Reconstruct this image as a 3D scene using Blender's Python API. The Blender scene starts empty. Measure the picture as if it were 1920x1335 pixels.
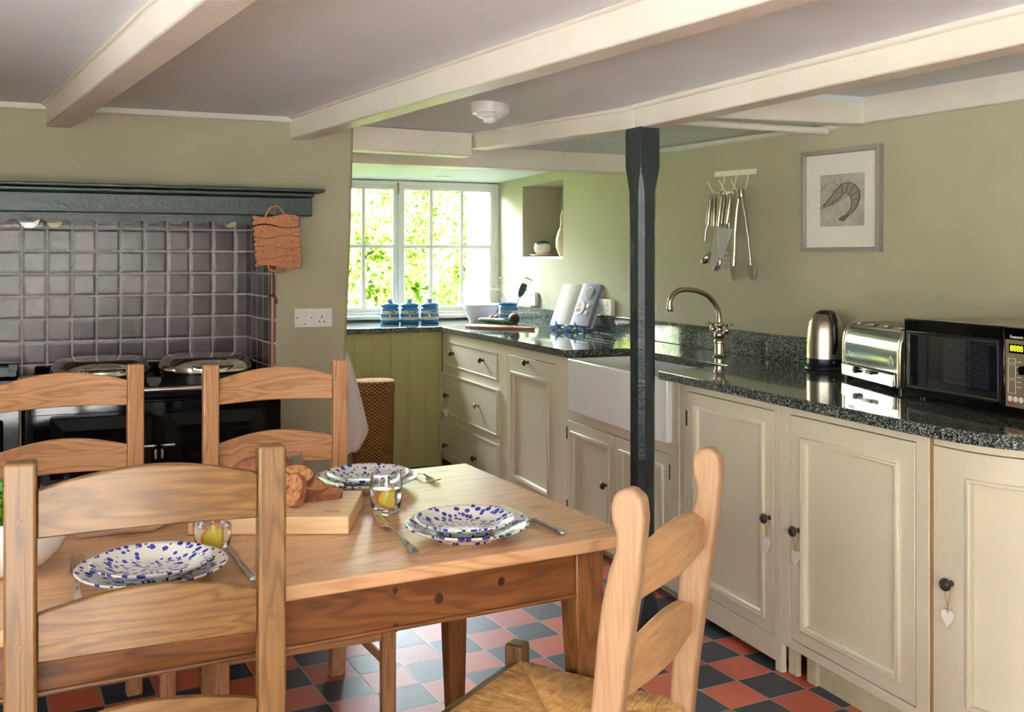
import bpy, bmesh, math, random
import numpy as np
from mathutils import Vector, Matrix, noise
from math import sin, cos, pi, sqrt, radians, atan2
random.seed(7)
SC = bpy.context.scene
COL = SC.collection

# ------------------------------------------------------------------ frames
# camera at the origin, 1.38 m above the floor, looking along +Y; the room is turned by 22.35 degrees
FP, HZ, CH = 1870.0, 488.0, 1.38
TH = radians(22.35)
CT, ST = cos(TH), sin(TH)
ROTW = TH                    # local x runs right along the window wall, y goes into it
ROTR = TH - pi / 2           # local x runs towards the camera along the sink wall, y goes into it
def VW(v, w, z=0.0): return Vector((CT * v - ST * w, ST * v + CT * w, z))
def vw_of(X, Y): return CT * X + ST * Y, -ST * X + CT * Y
def at_z(px, py, z):
    Y = FP * (CH - z) / (py - HZ); return (px - 960) * Y / FP, Y
def at_zvw(px, py, z): return vw_of(*at_z(px, py, z))
def w_on(px, v):
    k = (px - 960) / FP; return v * (CT - ST * k) / (ST + CT * k)
def v_on(px, w):
    k = (px - 960) / FP; return w * (ST + CT * k) / (CT - ST * k)
def z_at(py, v, w): return CH - (py - HZ) * (ST * v + CT * w) / FP
KV, KW, KS = 2.80, 3.62, 0.176            # where the sink wall bends, and how it runs on
def wall_v(w): return 2.83 if w > 4.6 else (2.80 + .03 * (w - KW) / (4.6 - KW) if w > KW else KV + KS * (KW - w))
def w_kink(px):
    k = (px - 960) / FP
    # v = KV+KS*KW-KS*w
    a = KV + KS * KW; s = (ST + CT * k) / (CT - ST * k)
    return a / (s + KS)

# ------------------------------------------------------------------ mesh building
class MB:
    def __init__(s): s.v = []; s.f = []; s.u = None
    def add(s, vs, fs, M=None):
        o = len(s.v)
        s.v += [tuple(M @ Vector(p)) if M else tuple(p) for p in vs]
        s.f += [tuple(i + o for i in f) for f in fs]
        return s
    def box(s, x0, x1, y0, y1, z0, z1, M=None):
        vs = [(x0,y0,z0),(x1,y0,z0),(x1,y1,z0),(x0,y1,z0),(x0,y0,z1),(x1,y0,z1),(x1,y1,z1),(x0,y1,z1)]
        return s.add(vs, [(0,3,2,1),(4,5,6,7),(0,1,5,4),(1,2,6,5),(2,3,7,6),(3,0,4,7)], M)
    def hexa(s, bot, top, M=None):
        n = len(bot)
        fs = [tuple(range(n))[::-1], tuple(range(n, 2*n))] + [(i, (i+1)%n, n+(i+1)%n, n+i) for i in range(n)]
        return s.add(list(bot) + list(top), fs, M)
    def prism(s, poly, a, b, ax='z', M=None):
        def mk(p, t): return {'z': (p[0], p[1], t), 'y': (p[0], t, p[1]), 'x': (t, p[0], p[1])}[ax]
        return s.hexa([mk(p, a) for p in poly], [mk(p, b) for p in poly], M)
    def lathe(s, prof, n=32, M=None, sx=1, sy=1):
        vs = []; fs = []; m = len(prof)
        for i in range(n):
            a = 2*pi*i/n
            for r, z in prof: vs.append((r*cos(a)*sx, r*sin(a)*sy, z))
        for i in range(n):
            j = (i+1) % n
            for k in range(m-1):
                a, b, c, d = i*m+k, j*m+k, j*m+k+1, i*m+k+1
                fs.append((a, b, c, d))
        if prof[0][0] > 1e-6: fs.append(tuple(i*m for i in range(n))[::-1])
        if prof[-1][0] > 1e-6: fs.append(tuple(i*m+m-1 for i in range(n)))
        return s.add(vs, fs, M)
    def tube(s, pts, r, n=8, M=None, closed=False, flat=1.0, up=None):
        pts = [Vector(p) for p in pts]; m = len(pts)
        rs = r if isinstance(r, (list, tuple)) else [r]*m
        vs = []; fs = []; prev = None
        for i, p in enumerate(pts):
            if closed: t = pts[(i+1) % m] - pts[i-1]
            else: t = pts[min(i+1, m-1)] - pts[max(i-1, 0)]
            t = t.normalized() if t.length > 1e-9 else Vector((0,0,1))
            if prev is None:
                a = Vector(up) if up else (Vector((0,0,1)) if abs(t.z) < .9 else Vector((1,0,0)))
                nx = t.cross(a).normalized()
            else:
                nx = (prev - t*prev.dot(t)).normalized()
            prev = nx; ny = t.cross(nx)
            for k in range(n):
                a = 2*pi*k/n
                vs.append(p + nx*cos(a)*rs[i] + ny*sin(a)*rs[i]*flat)
        for i in range(m if closed else m-1):
            j = (i+1) % m
            for k in range(n):
                l = (k+1) % n
                fs.append((i*n+k, i*n+l, j*n+l, j*n+k))
        if not closed:
            fs.append(tuple(range(n))[::-1]); fs.append(tuple((m-1)*n+k for k in range(n)))
        return s.add(vs, fs, M)
    def sphere(s, c, rx, ry=None, rz=None, n=16, m=10, M=None, fn=None):
        ry = rx if ry is None else ry; rz = rx if rz is None else rz
        vs = [(c[0], c[1], c[2]-rz)]; fs = []
        for j in range(1, m):
            b = -pi/2 + pi*j/m
            for i in range(n):
                a = 2*pi*i/n
                d = Vector((cos(a)*cos(b), sin(a)*cos(b), sin(b)))
                k = fn(d) if fn else 1
                vs.append((c[0]+rx*d.x*k, c[1]+ry*d.y*k, c[2]+rz*d.z*k))
        vs.append((c[0], c[1], c[2]+rz)); T = len(vs)-1
        for i in range(n):
            l = (i+1) % n
            fs.append((0, 1+l, 1+i)); fs.append((T, T-n+i, T-n+l))
            for j in range(m-2):
                a = 1+j*n; fs.append((a+i, a+l, a+n+l, a+n+i))
        return s.add(vs, fs, M)
    def ring(s, x0, x1, z0, z1, prof, M=None):
        """sweep the closed profile [(inset, y)] around a rectangle in the xz plane"""
        m = len(prof); vs = []; fs = []
        for c in range(4):
            for d, y in prof:
                x = (x0+d) if c in (0, 3) else (x1-d); z = (z0+d) if c in (0, 1) else (z1-d)
                vs.append((x, y, z))
        for c in range(4):
            e = (c+1) % 4
            for k in range(m):
                l = (k+1) % m; fs.append((c*m+k, e*m+k, e*m+l, c*m+l))
        return s.add(vs, fs, M)
    def surf(s, grid, M=None, thick=0, flip=False):
        """grid[i][j] points -> sheet; thick>0 gives a closed slab along the normal"""
        a, b = len(grid), len(grid[0])
        P = [[Vector(p) for p in r] for r in grid]
        vs = [p for r in P for p in r]; fs = []
        for i in range(a-1):
            for j in range(b-1): fs.append((i*b+j, (i+1)*b+j, (i+1)*b+j+1, i*b+j+1))
        if thick:
            N = []
            for i in range(a):
                for j in range(b):
                    u = P[min(i+1, a-1)][j]-P[max(i-1, 0)][j]; w = P[i][min(j+1, b-1)]-P[i][max(j-1, 0)]
                    nn = u.cross(w); N.append(nn.normalized() if nn.length > 1e-12 else Vector((0, 0, 1)))
            o = len(vs); vs2 = [p + n_*thick for p, n_ in zip(vs, N)]
            fs2 = [tuple(x+o for x in f)[::-1] for f in fs]
            edge = [(i, 0) for i in range(a)] + [(a-1, j) for j in range(1, b)] + [(i, b-1) for i in range(a-2, -1, -1)] + [(0, j) for j in range(b-2, 0, -1)]
            ids = [i*b+j for i, j in edge]; sd = [(ids[k], ids[(k+1) % len(ids)], ids[(k+1) % len(ids)]+o, ids[k]+o) for k in range(len(ids))]
            vs = vs + vs2; fs = fs + fs2 + sd
        return s.add(vs, fs, M)
    def build(s, name, mat, parent=None, bevel=0, seg=2, sub=0, angle=40, smooth=True, recalc=True):
        me = bpy.data.meshes.new(name)
        me.from_pydata(s.v, [], s.f); me.update()
        if recalc:
            bm = bmesh.new(); bm.from_mesh(me); bmesh.ops.recalc_face_normals(bm, faces=bm.faces[:]); bm.to_mesh(me); bm.free()
        if smooth:
            me.polygons.foreach_set('use_smooth', [True]*len(me.polygons)); me.set_sharp_from_angle(angle=radians(angle))
        o = bpy.data.objects.new(name, me); COL.objects.link(o)
        me.materials.append(mat)
        if parent is not None: o.parent = parent
        if bevel:
            b = o.modifiers.new('bevel', 'BEVEL'); b.width = bevel; b.segments = seg; b.limit_method = 'ANGLE'; b.angle_limit = radians(35)
            b.harden_normals = False
        if sub:
            q = o.modifiers.new('sub', 'SUBSURF'); q.levels = sub; q.render_levels = sub
        return o

def tag(o, label, cat, group=None, kind=None):
    if label: o['label'] = label
    if cat: o['category'] = cat
    if group: o['group'] = group
    if kind: o['kind'] = kind
    return o
def thing(name, label, cat, loc=(0,0,0), rotz=0, group=None, rot=None):
    o = bpy.data.objects.new(name, None); COL.objects.link(o)
    o.empty_display_size = .05
    o.location = loc; o.rotation_euler = rot if rot else (0, 0, rotz)
    return tag(o, label, cat, group)
def struct(name, mb, mat, parent=None, loc=None, rotz=None, **k):
    o = mb.build(name, mat, parent, **k)
    if parent is None: o['kind'] = 'structure'
    if loc is not None: o.location = loc
    if rotz is not None: o.rotation_euler = (0, 0, rotz)
    return o
def put(o, loc, rotz=0, rot=None):
    o.location = loc; o.rotation_euler = rot if rot else (0, 0, rotz); return o
def copy_tree(o, parent=None):
    c = o.copy(); COL.objects.link(c)
    if parent is not None: c.parent = parent
    for ch in list(o.children): copy_tree(ch, c)
    return c
def text_mb(body, size, ext=.0006, align='CENTER', sx=1.0, bold=0):
    cu = bpy.data.curves.new('t', 'FONT'); cu.body = body; cu.size = size; cu.extrude = ext
    cu.offset = bold; cu.align_x = align; cu.align_y = 'CENTER'; cu.resolution_u = 3
    ob = bpy.data.objects.new('t', cu); COL.objects.link(ob)
    dg = bpy.context.evaluated_depsgraph_get(); dg.update()
    me = bpy.data.meshes.new_from_object(ob.evaluated_get(dg))
    m = MB(); m.v = [(v.co.x*sx, v.co.y, v.co.z) for v in me.vertices]; m.f = [tuple(p.vertices) for p in me.polygons]
    bpy.data.objects.remove(ob); bpy.data.meshes.remove(me); bpy.data.curves.remove(cu)
    return m
def TR(x=0, y=0, z=0, rx=0, ry=0, rz=0, s=1):
    return Matrix.Translation((x, y, z)) @ Matrix.Rotation(rz, 4, 'Z') @ Matrix.Rotation(ry, 4, 'Y') @ Matrix.Rotation(rx, 4, 'X') @ Matrix.Scale(s, 4)

# ------------------------------------------------------------------ materials
def lin(c):
    return tuple((x/255/12.92 if x/255 <= .04045 else ((x/255+.055)/1.055)**2.4) for x in c) + (1,)
class NT:
    def __init__(s, name):
        s.m = bpy.data.materials.new(name); s.m.use_nodes = True; s.t = s.m.node_tree; s.n = s.t.nodes
        s.b = s.n['Principled BSDF']; s.out = s.n['Material Output']
    def new(s, typ, **k):
        x = s.n.new(typ)
        for a, b in k.items(): setattr(x, a, b)
        return x
    def link(s, a, b): s.t.links.new(a, b)
    def val(s, sock, v):
        if hasattr(v, 'is_output') or isinstance(v, bpy.types.NodeSocket): s.link(v, sock)
        else: sock.default_value = v
    def math(s, op, a, b=None, c=None):
        x = s.new('ShaderNodeMath', operation=op); s.val(x.inputs[0], a)
        if b is not None: s.val(x.inputs[1], b)
        if c is not None: s.val(x.inputs[2], c)
        return x.outputs[0]
    def coord(s, scale=(1,1,1), rot=(0,0,0), loc=(0,0,0), kind='Object'):
        t = s.new('ShaderNodeTexCoord'); m = s.new('ShaderNodeMapping'); s.link(t.outputs[kind], m.inputs[0])
        m.inputs['Scale'].default_value = scale; m.inputs['Rotation'].default_value = rot; m.inputs['Location'].default_value = loc
        return m.outputs[0]
    def noise(s, vec, scale=5, detail=4, rough=.5, dist=0):
        x = s.new('ShaderNodeTexNoise'); s.link(vec, x.inputs['Vector']) if vec is not None else None
        x.inputs['Scale'].default_value = scale; x.inputs['Detail'].default_value = detail; x.inputs['Roughness'].default_value = rough
        x.inputs['Distortion'].default_value = dist; return x.outputs[0]
    def voro(s, vec, scale=5, feature='F1', out='Distance', rnd=1):
        x = s.new('ShaderNodeTexVoronoi', feature=feature); s.link(vec, x.inputs['Vector'])
        x.inputs['Scale'].default_value = scale
        x.inputs['Randomness'].default_value = rnd
        return x.outputs[out]
    def ramp(s, fac, stops, interp='LINEAR'):
        x = s.new('ShaderNodeValToRGB'); s.link(fac, x.inputs[0]); e = x.color_ramp.elements; x.color_ramp.interpolation = interp
        while len(e) > len(stops): e.remove(e[-1])
        while len(e) < len(stops): e.new(.5)
        for i, (p, c) in enumerate(stops):
            e[i].position = p; e[i].color = c if len(c) == 4 else lin(c)
        return x.outputs[0]
    def mix(s, fac, a, b, typ='MIX'):
        x = s.new('ShaderNodeMix', data_type='RGBA', blend_type=typ)
        s.val(x.inputs[0], fac); s.val(x.inputs[6], a); s.val(x.inputs[7], b); return x.outputs[2]
    def bump(s, h, strength=.2, dist=.01):
        x = s.new('ShaderNodeBump'); s.link(h, x.inputs['Height']); x.inputs['Strength'].default_value = strength; x.inputs['Distance'].default_value = dist
        s.link(x.outputs[0], s.b.inputs['Normal']); return x
    def set(s, **k):
        for a, v in k.items():
            s.val(s.b.inputs[{'col': 'Base Color', 'rough': 'Roughness', 'metal': 'Metallic', 'spec': 'Specular IOR Level', 'coat': 'Coat Weight', 'trans': 'Transmission Weight', 'ior': 'IOR', 'emit': 'Emission Color', 'es': 'Emission Strength', 'sheen': 'Sheen Weight', 'sss': 'Subsurface Weight'}[a]], v)
        return s
def plain(name, c, rough=.5, metal=0, nz=0, nscale=60, **k):
    t = NT(name); t.set(col=lin(c), rough=rough, metal=metal, **k)
    if nz: t.bump(t.noise(t.coord(), nscale, 4), nz, .01)
    return t.m
def paint(name, c, rough=.6, var=.06, bump=.25, bscale=14, fine=120):
    t = NT(name); v = t.coord()
    n = t.noise(v, 2.3, 5, .6)
    c2 = tuple(x*(1-var*1.6) for x in c)
    t.set(col=t.ramp(n, [(.3, c2), (.7, c)]), rough=rough)
    h = t.math('ADD', t.noise(v, bscale, 5, .55), t.math('MULTIPLY', t.noise(v, fine, 2), .25))
    t.bump(h, bump, .012); return t.m
def wood(name, light, mid, dark, axis='x', rough=.42, scale=1.0, knots=0, planks=0, contrast=1.0):
    """grain runs along the given object axis"""
    t = NT(name)
    st = {'x': (.9, 9, 9), 'y': (9, .9, 9), 'z': (9, 9, .9)}[axis]
    st = tuple(a*scale for a in st)
    v = t.coord(st); raw = t.coord()
    warp = t.noise(v, .9, 3, .55, .4)
    rings = t.math('SINE', t.math('MULTIPLY', warp, 95))
    rings = t.math('POWER', t.math('MULTIPLY_ADD', rings, .5, .5), 2.5)
    fine = t.noise(t.coord(tuple(a*7 if a > scale else a*1.4 for a in st)), 3, 4, .6)
    blotch = t.noise(raw, 5, 3, .6)
    f = t.math('ADD', t.math('MULTIPLY', rings, .30*contrast), t.math('ADD', t.math('MULTIPLY', fine, .62), t.math('MULTIPLY', blotch, .34)))
    col = t.ramp(f, [(.25, light), (.56, mid), (1.0, dark)])
    if knots:
        kv = t.voro(t.coord({'x': (knots, knots*1.9, knots*1.9), 'y': (knots*1.9, knots, knots*1.9), 'z': (knots*1.9, knots*1.9, knots)}[axis]), 1.0)
        kv = t.math('ADD', kv, t.math('MULTIPLY', t.noise(raw, 90, 2), .05))
        km = t.ramp(kv, [(.05, (0,0,0,1)), (.115, (.75,.75,.75,1)), (.16, (1,1,1,1))])
        col = t.mix(1.0, col, t.mix(km, lin((92, 52, 24)), (1,1,1,1)), 'MULTIPLY')
    if planks:
        sx = t.new('ShaderNodeSeparateXYZ'); t.link(raw, sx.inputs[0])
        g = t.math('PINGPONG', t.math('ADD', sx.outputs['Y'], 5.0), planks/2)
        gm = t.math('LESS_THAN', g, .0011)
        col = t.mix(t.math('MULTIPLY', gm, .6), col, lin((96, 62, 36)))
    t.set(col=col, rough=rough); t.bump(f, .08, .004); return t.m

M = {}
M['wall'] = paint('sage_wall_paint', (180, 174, 147), .75, .03, .30, 7, 60)
M['ceil'] = paint('ceiling_paint', (240, 247, 250), .7, .02, .12, 6, 80)
M['beam'] = paint('cream_beam_paint', (248, 241, 224), .38, .03, .35, 10, 70)
M['white_trim'] = paint('white_trim_paint', (236, 234, 224), .35, .02, .1)
M['cab'] = paint('cream_cabinet_paint', (214, 205, 180), .42, .015, .05, 20, 200)
M['green'] = paint('green_panel_paint', (198, 192, 134), .5, .04, .08)
M['plinth'] = paint('worn_cream_plinth_paint', (226, 214, 178), .55, .12, .2)
M['dgreen'] = paint('dark_green_paint', (40, 55, 51), .38, .1, .25, 20, 90)
M['post'] = paint('blue_black_post_paint', (36, 45, 48), .3, .12, .6, 18, 60)
M['white'] = plain('white_glaze', (240, 240, 238), .12, coat=.3)
M['plastic'] = plain('white_plastic', (238, 236, 230), .3)
M['black'] = plain('black_enamel', (7, 7, 8), .07, nz=.03, nscale=8, spec=.22)
M['blackp'] = plain('black_plastic', (16, 16, 17), .28)
M['dark'] = plain('dark_gap', (14, 12, 10), .8)
M['chrome'] = plain('chrome', (225, 222, 216), .12, 1)
M['cutlery'] = plain('cutlery_steel', (214, 212, 208), .24, 1)
M['blade'] = plain('satin_blade', (224, 226, 220), .4, 1)
M['toastchrome'] = plain('toaster_chrome', (168, 168, 166), .10, 1)
M['steel'] = plain('brushed_steel', (196, 186, 172), .3, 1, nz=.05, nscale=200)
M['nickel'] = plain('aged_nickel', (190, 176, 158), .26, 1)
M['bronze'] = plain('dark_bronze', (62, 50, 44), .4, .5)
M['iron'] = plain('rusty_iron', (84, 62, 50), .6, .5, nz=.4)
M['brass'] = plain('brass', (170, 138, 70), .35, 1)
M['oakknob'] = plain('light_wood_knob', (176, 138, 108), .5)
M['string'] = plain('jute_string', (170, 130, 84), .9)
M['heart'] = paint('chalky_white_heart', (226, 222, 210), .7, .06, .3, 40)
M['blue'] = plain('blue_glaze', (48, 118, 178), .15, coat=.4)
M['bluedk'] = plain('blue_metal', (92, 128, 186), .25, coat=.4)
M['creamg'] = plain('cream_glaze', (226, 222, 204), .16, coat=.3)
M['ink'] = plain('dark_lettering', (40, 40, 48), .5)
M['lemon'] = plain('lemon_flesh', (255, 222, 70), .35)
M['orange'] = plain('orange_peel', (250, 130, 40), .4)
M['leafin'] = plain('salad_leaf', (96, 150, 40), .5)
M['towel'] = plain('white_cotton', (238, 234, 232), .9, nz=.2, nscale=400)
M['redtom'] = plain('tomato_skin', (190, 30, 24), .2)
M['avo'] = plain('avocado_skin', (62, 44, 42), .5, nz=.8, nscale=160)
M['cucin'] = plain('cucumber_flesh', (176, 198, 110), .35)
M['silic'] = plain('dark_green_silicone', (50, 84, 76), .5)
M['lime'] = plain('lime_plastic', (96, 190, 40), .4)
M['stone'] = paint('whitewashed_stone', (176, 174, 172), .8, .25, 1.0, 16, 60)
M['patio'] = paint('pale_paving', (222, 222, 222), .9, .1, .3)
M['flag'] = paint('pale_flagstones', (226, 226, 226), .6, .1, .2)
M['lawn'] = paint('lawn', (96, 130, 50), .9, .3, .5)
M['twig'] = plain('twig_bark', (150, 124, 80), .9)
M['clearplastic'] = plain('cream_disc', (226, 216, 160), .4)

t = NT('window_glass'); tr = t.new('ShaderNodeBsdfTransparent'); gl = t.new('ShaderNodeBsdfGlossy'); gl.inputs['Roughness'].default_value = 0
fr = t.new('ShaderNodeFresnel'); fr.inputs['IOR'].default_value = 1.3; mx = t.new('ShaderNodeMixShader')
t.link(fr.outputs[0], mx.inputs[0]); t.link(tr.outputs[0], mx.inputs[1]); t.link(gl.outputs[0], mx.inputs[2]); t.link(mx.outputs[0], t.out.inputs[0])
M['pane'] = t.m
t = NT('drinking_glass'); t.set(col=(.97, .985, .98, 1), rough=0, trans=1, ior=1.45); M['glass'] = t.m
t = NT('water'); t.set(col=(.98, .99, .985, 1), rough=0, trans=1, ior=1.33); M['water'] = t.m

PL, PM, PD = (200, 152, 112), (182, 132, 90), (138, 90, 54)
M['pine_x'] = wood('pine_grain_x', PL, PM, PD, 'x')
M['pine_z'] = wood('pine_grain_z', PL, PM, PD, 'z')
M['pine_y'] = wood('pine_grain_y', PL, PM, PD, 'y')
OL, OM, OD = (132, 97, 53), (110, 77, 38), (78, 49, 22)
M['honey_x'] = wood('honey_pine_x', OL, OM, OD, 'x', .36)
M['honey_z'] = wood('honey_pine_z', OL, OM, OD, 'z', .36)
M['honey_y'] = wood('honey_pine_y', OL, OM, OD, 'y', .36)
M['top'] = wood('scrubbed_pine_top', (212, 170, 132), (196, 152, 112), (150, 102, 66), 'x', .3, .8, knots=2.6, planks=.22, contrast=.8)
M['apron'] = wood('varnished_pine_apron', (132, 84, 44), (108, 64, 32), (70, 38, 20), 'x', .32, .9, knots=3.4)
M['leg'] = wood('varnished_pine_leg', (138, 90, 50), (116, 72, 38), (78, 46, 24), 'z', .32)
M['worn_z'] = wood('worn_beech_z', (172, 138, 106), (156, 120, 88), (124, 88, 58), 'z', .5, contrast=.45)
M['worn_x'] = wood('worn_beech_x', (198, 156, 112), (180, 136, 92), (142, 96, 58), 'x', .45, contrast=.5)
M['board'] = wood('maple_board', (232, 200, 160), (220, 184, 140), (188, 146, 98), 'x', .5, .7, planks=.045, contrast=.5)
M['acacia'] = wood('acacia_board', (206, 160, 130), (176, 116, 84), (120, 66, 40), 'x', .35)

t = NT('speckled_granite'); v = t.coord()
n = t.noise(v, 230, 3, .7); b = t.voro(v, 330, out='Color')
sp = t.new('ShaderNodeSeparateColor'); t.link(b, sp.inputs[0])
f = t.math('ADD', t.math('MULTIPLY', n, .55), t.math('MULTIPLY', sp.outputs[0], .45))
t.set(col=t.ramp(f, [(.38, (18, 23, 24)), (.52, (54, 62, 62)), (.64, (112, 118, 110)), (.76, (186, 186, 168))]), rough=.07, coat=.4)
M['granite'] = t.m

# quarry tile floor: red and black squares, coordinates in metres of the tile grid
t = NT('quarry_tiles'); v = t.coord((1/.1547, 1/.1547, 1)); s3 = t.new('ShaderNodeSeparateXYZ'); t.link(v, s3.inputs[0])
fx, fy = t.math('FLOOR', s3.outputs[0]), t.math('FLOOR', s3.outputs[1])
par = t.math('FLOORED_MODULO', t.math('ADD', fx, fy), 2)
dx = t.math('PINGPONG', s3.outputs[0], .5); dy = t.math('PINGPONG', s3.outputs[1], .5)
wob = t.math('MULTIPLY', t.noise(t.coord(), 60, 2), .012)
edge = t.math('MINIMUM', dx, dy); gr = t.math('LESS_THAN', t.math('SUBTRACT', edge, wob), .010)
cmb = t.new('ShaderNodeCombineXYZ'); t.link(fx, cmb.inputs[0]); t.link(fy, cmb.inputs[1])
wn = t.new('ShaderNodeTexWhiteNoise'); t.link(cmb.outputs[0], wn.inputs['Vector'])
red = t.ramp(wn.outputs['Value'], [(0, (160, 70, 50)), (.5, (182, 84, 60)), (1, (196, 100, 74))])
blk = t.ramp(wn.outputs['Value'], [(0, (38, 42, 52)), (.5, (46, 52, 62)), (1, (58, 64, 72))])
col = t.mix(par, blk, red); dirt = t.noise(t.coord(), 26, 5, .7)
col = t.mix(t.ramp(dirt, [(.5, (0,0,0,1)), (.9, (.12,.12,.12,1))]), col, lin((120, 104, 96)))
col = t.mix(gr, col, lin((150, 140, 134)))
t.set(col=col, rough=t.ramp(dirt, [(.3, (.36,.36,.36,1)), (.8, (.46,.46,.46,1))]))
hh = t.math('ADD', t.math('MULTIPLY', t.math('MINIMUM', edge, .03), 12), t.math('MULTIPLY', t.noise(t.coord(), 9, 4), .10))
t.bump(hh, .25, .004); M['floor'] = t.m

# hand made aubergine wall tiles with pale grout; object x along, z up
def walltile(name, pitch, ox, oz):
    t = NT(name); v = t.coord((1/pitch, 1/pitch, 1/pitch), loc=(ox, 0, oz)); s3 = t.new('ShaderNodeSeparateXYZ'); t.link(v, s3.inputs[0])
    dx = t.math('PINGPONG', s3.outputs[0], .5); dz = t.math('PINGPONG', s3.outputs[2], .5)
    raw = t.coord(); wob = t.math('MULTIPLY', t.noise(raw, 45, 3), .045)
    e = t.math('SUBTRACT', t.math('MINIMUM', dx, dz), wob)
    gr = t.ramp(e, [(.010, (1,1,1,1)), (.022, (0,0,0,1))])
    cmb = t.new('ShaderNodeCombineXYZ'); t.link(t.math('FLOOR', s3.outputs[0]), cmb.inputs[0]); t.link(t.math('FLOOR', s3.outputs[2]), cmb.inputs[2])
    wn = t.new('ShaderNodeTexWhiteNoise'); t.link(cmb.outputs[0], wn.inputs['Vector'])
    n = t.noise(raw, 16, 5, .65)
    f = t.math('ADD', t.math('MULTIPLY', wn.outputs['Value'], .7), t.math('MULTIPLY', n, .5))
    base = t.ramp(f, [(.2, (74, 57, 60)), (.6, (102, 84, 86)), (1.0, (136, 117, 119))])
    t.set(col=t.mix(gr, base, lin((226, 224, 226))), rough=t.math('MULTIPLY_ADD', gr, .5, .26))
    pil = t.math('MINIMUM', t.math('MULTIPLY', e, 9), 1.0)
    nx = t.new('ShaderNodeVectorMath', operation='DOT_PRODUCT'); t.link(wn.outputs['Color'], nx.inputs[0]); t.link(v, nx.inputs[1])
    h = t.math('ADD', pil, t.math('ADD', t.math('MULTIPLY', n, 1.0), t.math('MULTIPLY', nx.outputs['Value'], .18)))
    t.bump(h, .4, .0025); return t.m
M['tile'] = walltile('aubergine_tiles', .1045, 0, 0)

# splatter plates
t = NT('blue_splatter_glaze'); raw = t.coord(); s3 = t.new('ShaderNodeSeparateXYZ'); t.link(raw, s3.inputs[0])
r = t.math('SQRT', t.math('ADD', t.math('POWER', s3.outputs[0], 2), t.math('POWER', s3.outputs[1], 2)))
ang = t.math('ARCTAN2', s3.outputs[1], s3.outputs[0])
cmb = t.new('ShaderNodeCombineXYZ'); t.link(t.math('MULTIPLY', ang, 6.0), cmb.inputs[0]); t.link(t.math('MULTIPLY', r, 62), cmb.inputs[1]); 
oi = t.new('ShaderNodeObjectInfo'); t.link(t.math('MULTIPLY', oi.outputs['Random'], 40), cmb.inputs[2])
vd = t.new('ShaderNodeTexVoronoi'); t.link(cmb.outputs[0], vd.inputs['Vector']); vd.inputs['Scale'].default_value = 1.3; 
sc_ = t.new('ShaderNodeSeparateColor'); t.link(vd.outputs['Color'], sc_.inputs[0])
rad_ = t.math('MULTIPLY', t.math('POWER', sc_.outputs[0], .75), .62)
msk = t.math('LESS_THAN', t.math('ADD', vd.outputs['Distance'], t.math('MULTIPLY', t.noise(raw, 120, 1), .05)), rad_)
t.set(col=t.mix(msk, lin((236, 233, 222)), lin((44, 48, 138))), rough=.2); M['splat'] = t.m

def band(name, bands, a, b):
    """horizontal bands by object z"""
    t = NT(name); s3 = t.new('ShaderNodeSeparateXYZ'); t.link(t.coord(), s3.inputs[0])
    m = None
    for z0, z1 in bands:
        q = t.math('MULTIPLY', t.math('GREATER_THAN', s3.outputs[2], z0), t.math('LESS_THAN', s3.outputs[2], z1))
        m = q if m is None else t.math('ADD', m, q)
    n = t.noise(t.coord((8,8,60)), 3, 3)
    t.set(col=t.mix(m, t.mix(n, lin(a), lin(tuple(min(255, x*1.25) for x in a))), lin(b)), rough=.14, coat=.4); return t.m
M['corn'] = band('blue_cream_band_glaze', [(.026, .047), (.069, .091)], (44, 112, 172), (228, 224, 206))
M['corn2'] = band('utensil_jar_band_glaze', [(.028, .050), (.074, .098)], (44, 112, 172), (228, 224, 206))
M['cucsk'] = plain('cucumber_skin', (30, 74, 26), .55, nz=.5, nscale=90, spec=.25)

t = NT('wicker'); raw = t.coord(); s3 = t.new('ShaderNodeSeparateXYZ'); t.link(raw, s3.inputs[0])
ang = t.math('ARCTAN2', s3.outputs[1], s3.outputs[0])
row = t.math('MULTIPLY', s3.outputs[2], 1/.011)
colm = t.math('MULTIPLY', ang, 26/pi/1)
ph = t.math('MULTIPLY', t.math('FLOORED_MODULO', t.math('FLOOR', row), 2), pi)
wv = t.math('SINE', t.math('ADD', t.math('MULTIPLY', colm, pi), ph))
rw = t.math('ABSOLUTE', t.math('SINE', t.math('MULTIPLY', row, pi)))
h = t.math('MULTIPLY', t.math('MULTIPLY_ADD', wv, .5, .6), rw)
h = t.math('ADD', h, t.math('MULTIPLY', t.noise(raw, 60, 3), .25))
t.set(col=t.ramp(h, [(.1, (70, 42, 22)), (.5, (158, 110, 64)), (1.0, (206, 158, 102))]), rough=.85, spec=.15); t.bump(h, 1.0, .006); M['wicker'] = t.m
t = NT('rush'); v = t.coord(); n = t.noise(v, 40, 4, .6)
t.set(col=t.ramp(n, [(.3, (150, 104, 52)), (.6, (196, 150, 90)), (.8, (214, 176, 120))]), rough=.6); t.bump(t.noise(v, 200, 2), .4, .002); M['rush'] = t.m
t = NT('cork'); v = t.coord(); n = t.noise(v, 150, 4, .7)
t.set(col=t.ramp(n, [(.3, (110, 62, 40)), (.45, (170, 110, 74)), (.7, (196, 140, 100))]), rough=.85); t.bump(n, .5, .002); M['cork'] = t.m
t = NT('bread_crumb'); v = t.coord(); n = t.noise(v, 90, 4, .7); vv = t.voro(v, 120)
t.set(col=t.ramp(n, [(.35, (110, 66, 38)), (.5, (168, 112, 68)), (.7, (196, 144, 96))]), rough=.9); t.bump(t.math('ADD', n, vv), .5, .0015); M['crumb'] = t.m
t = NT('bread_crust'); v = t.coord(); n = t.noise(v, 30, 5, .7)
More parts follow.
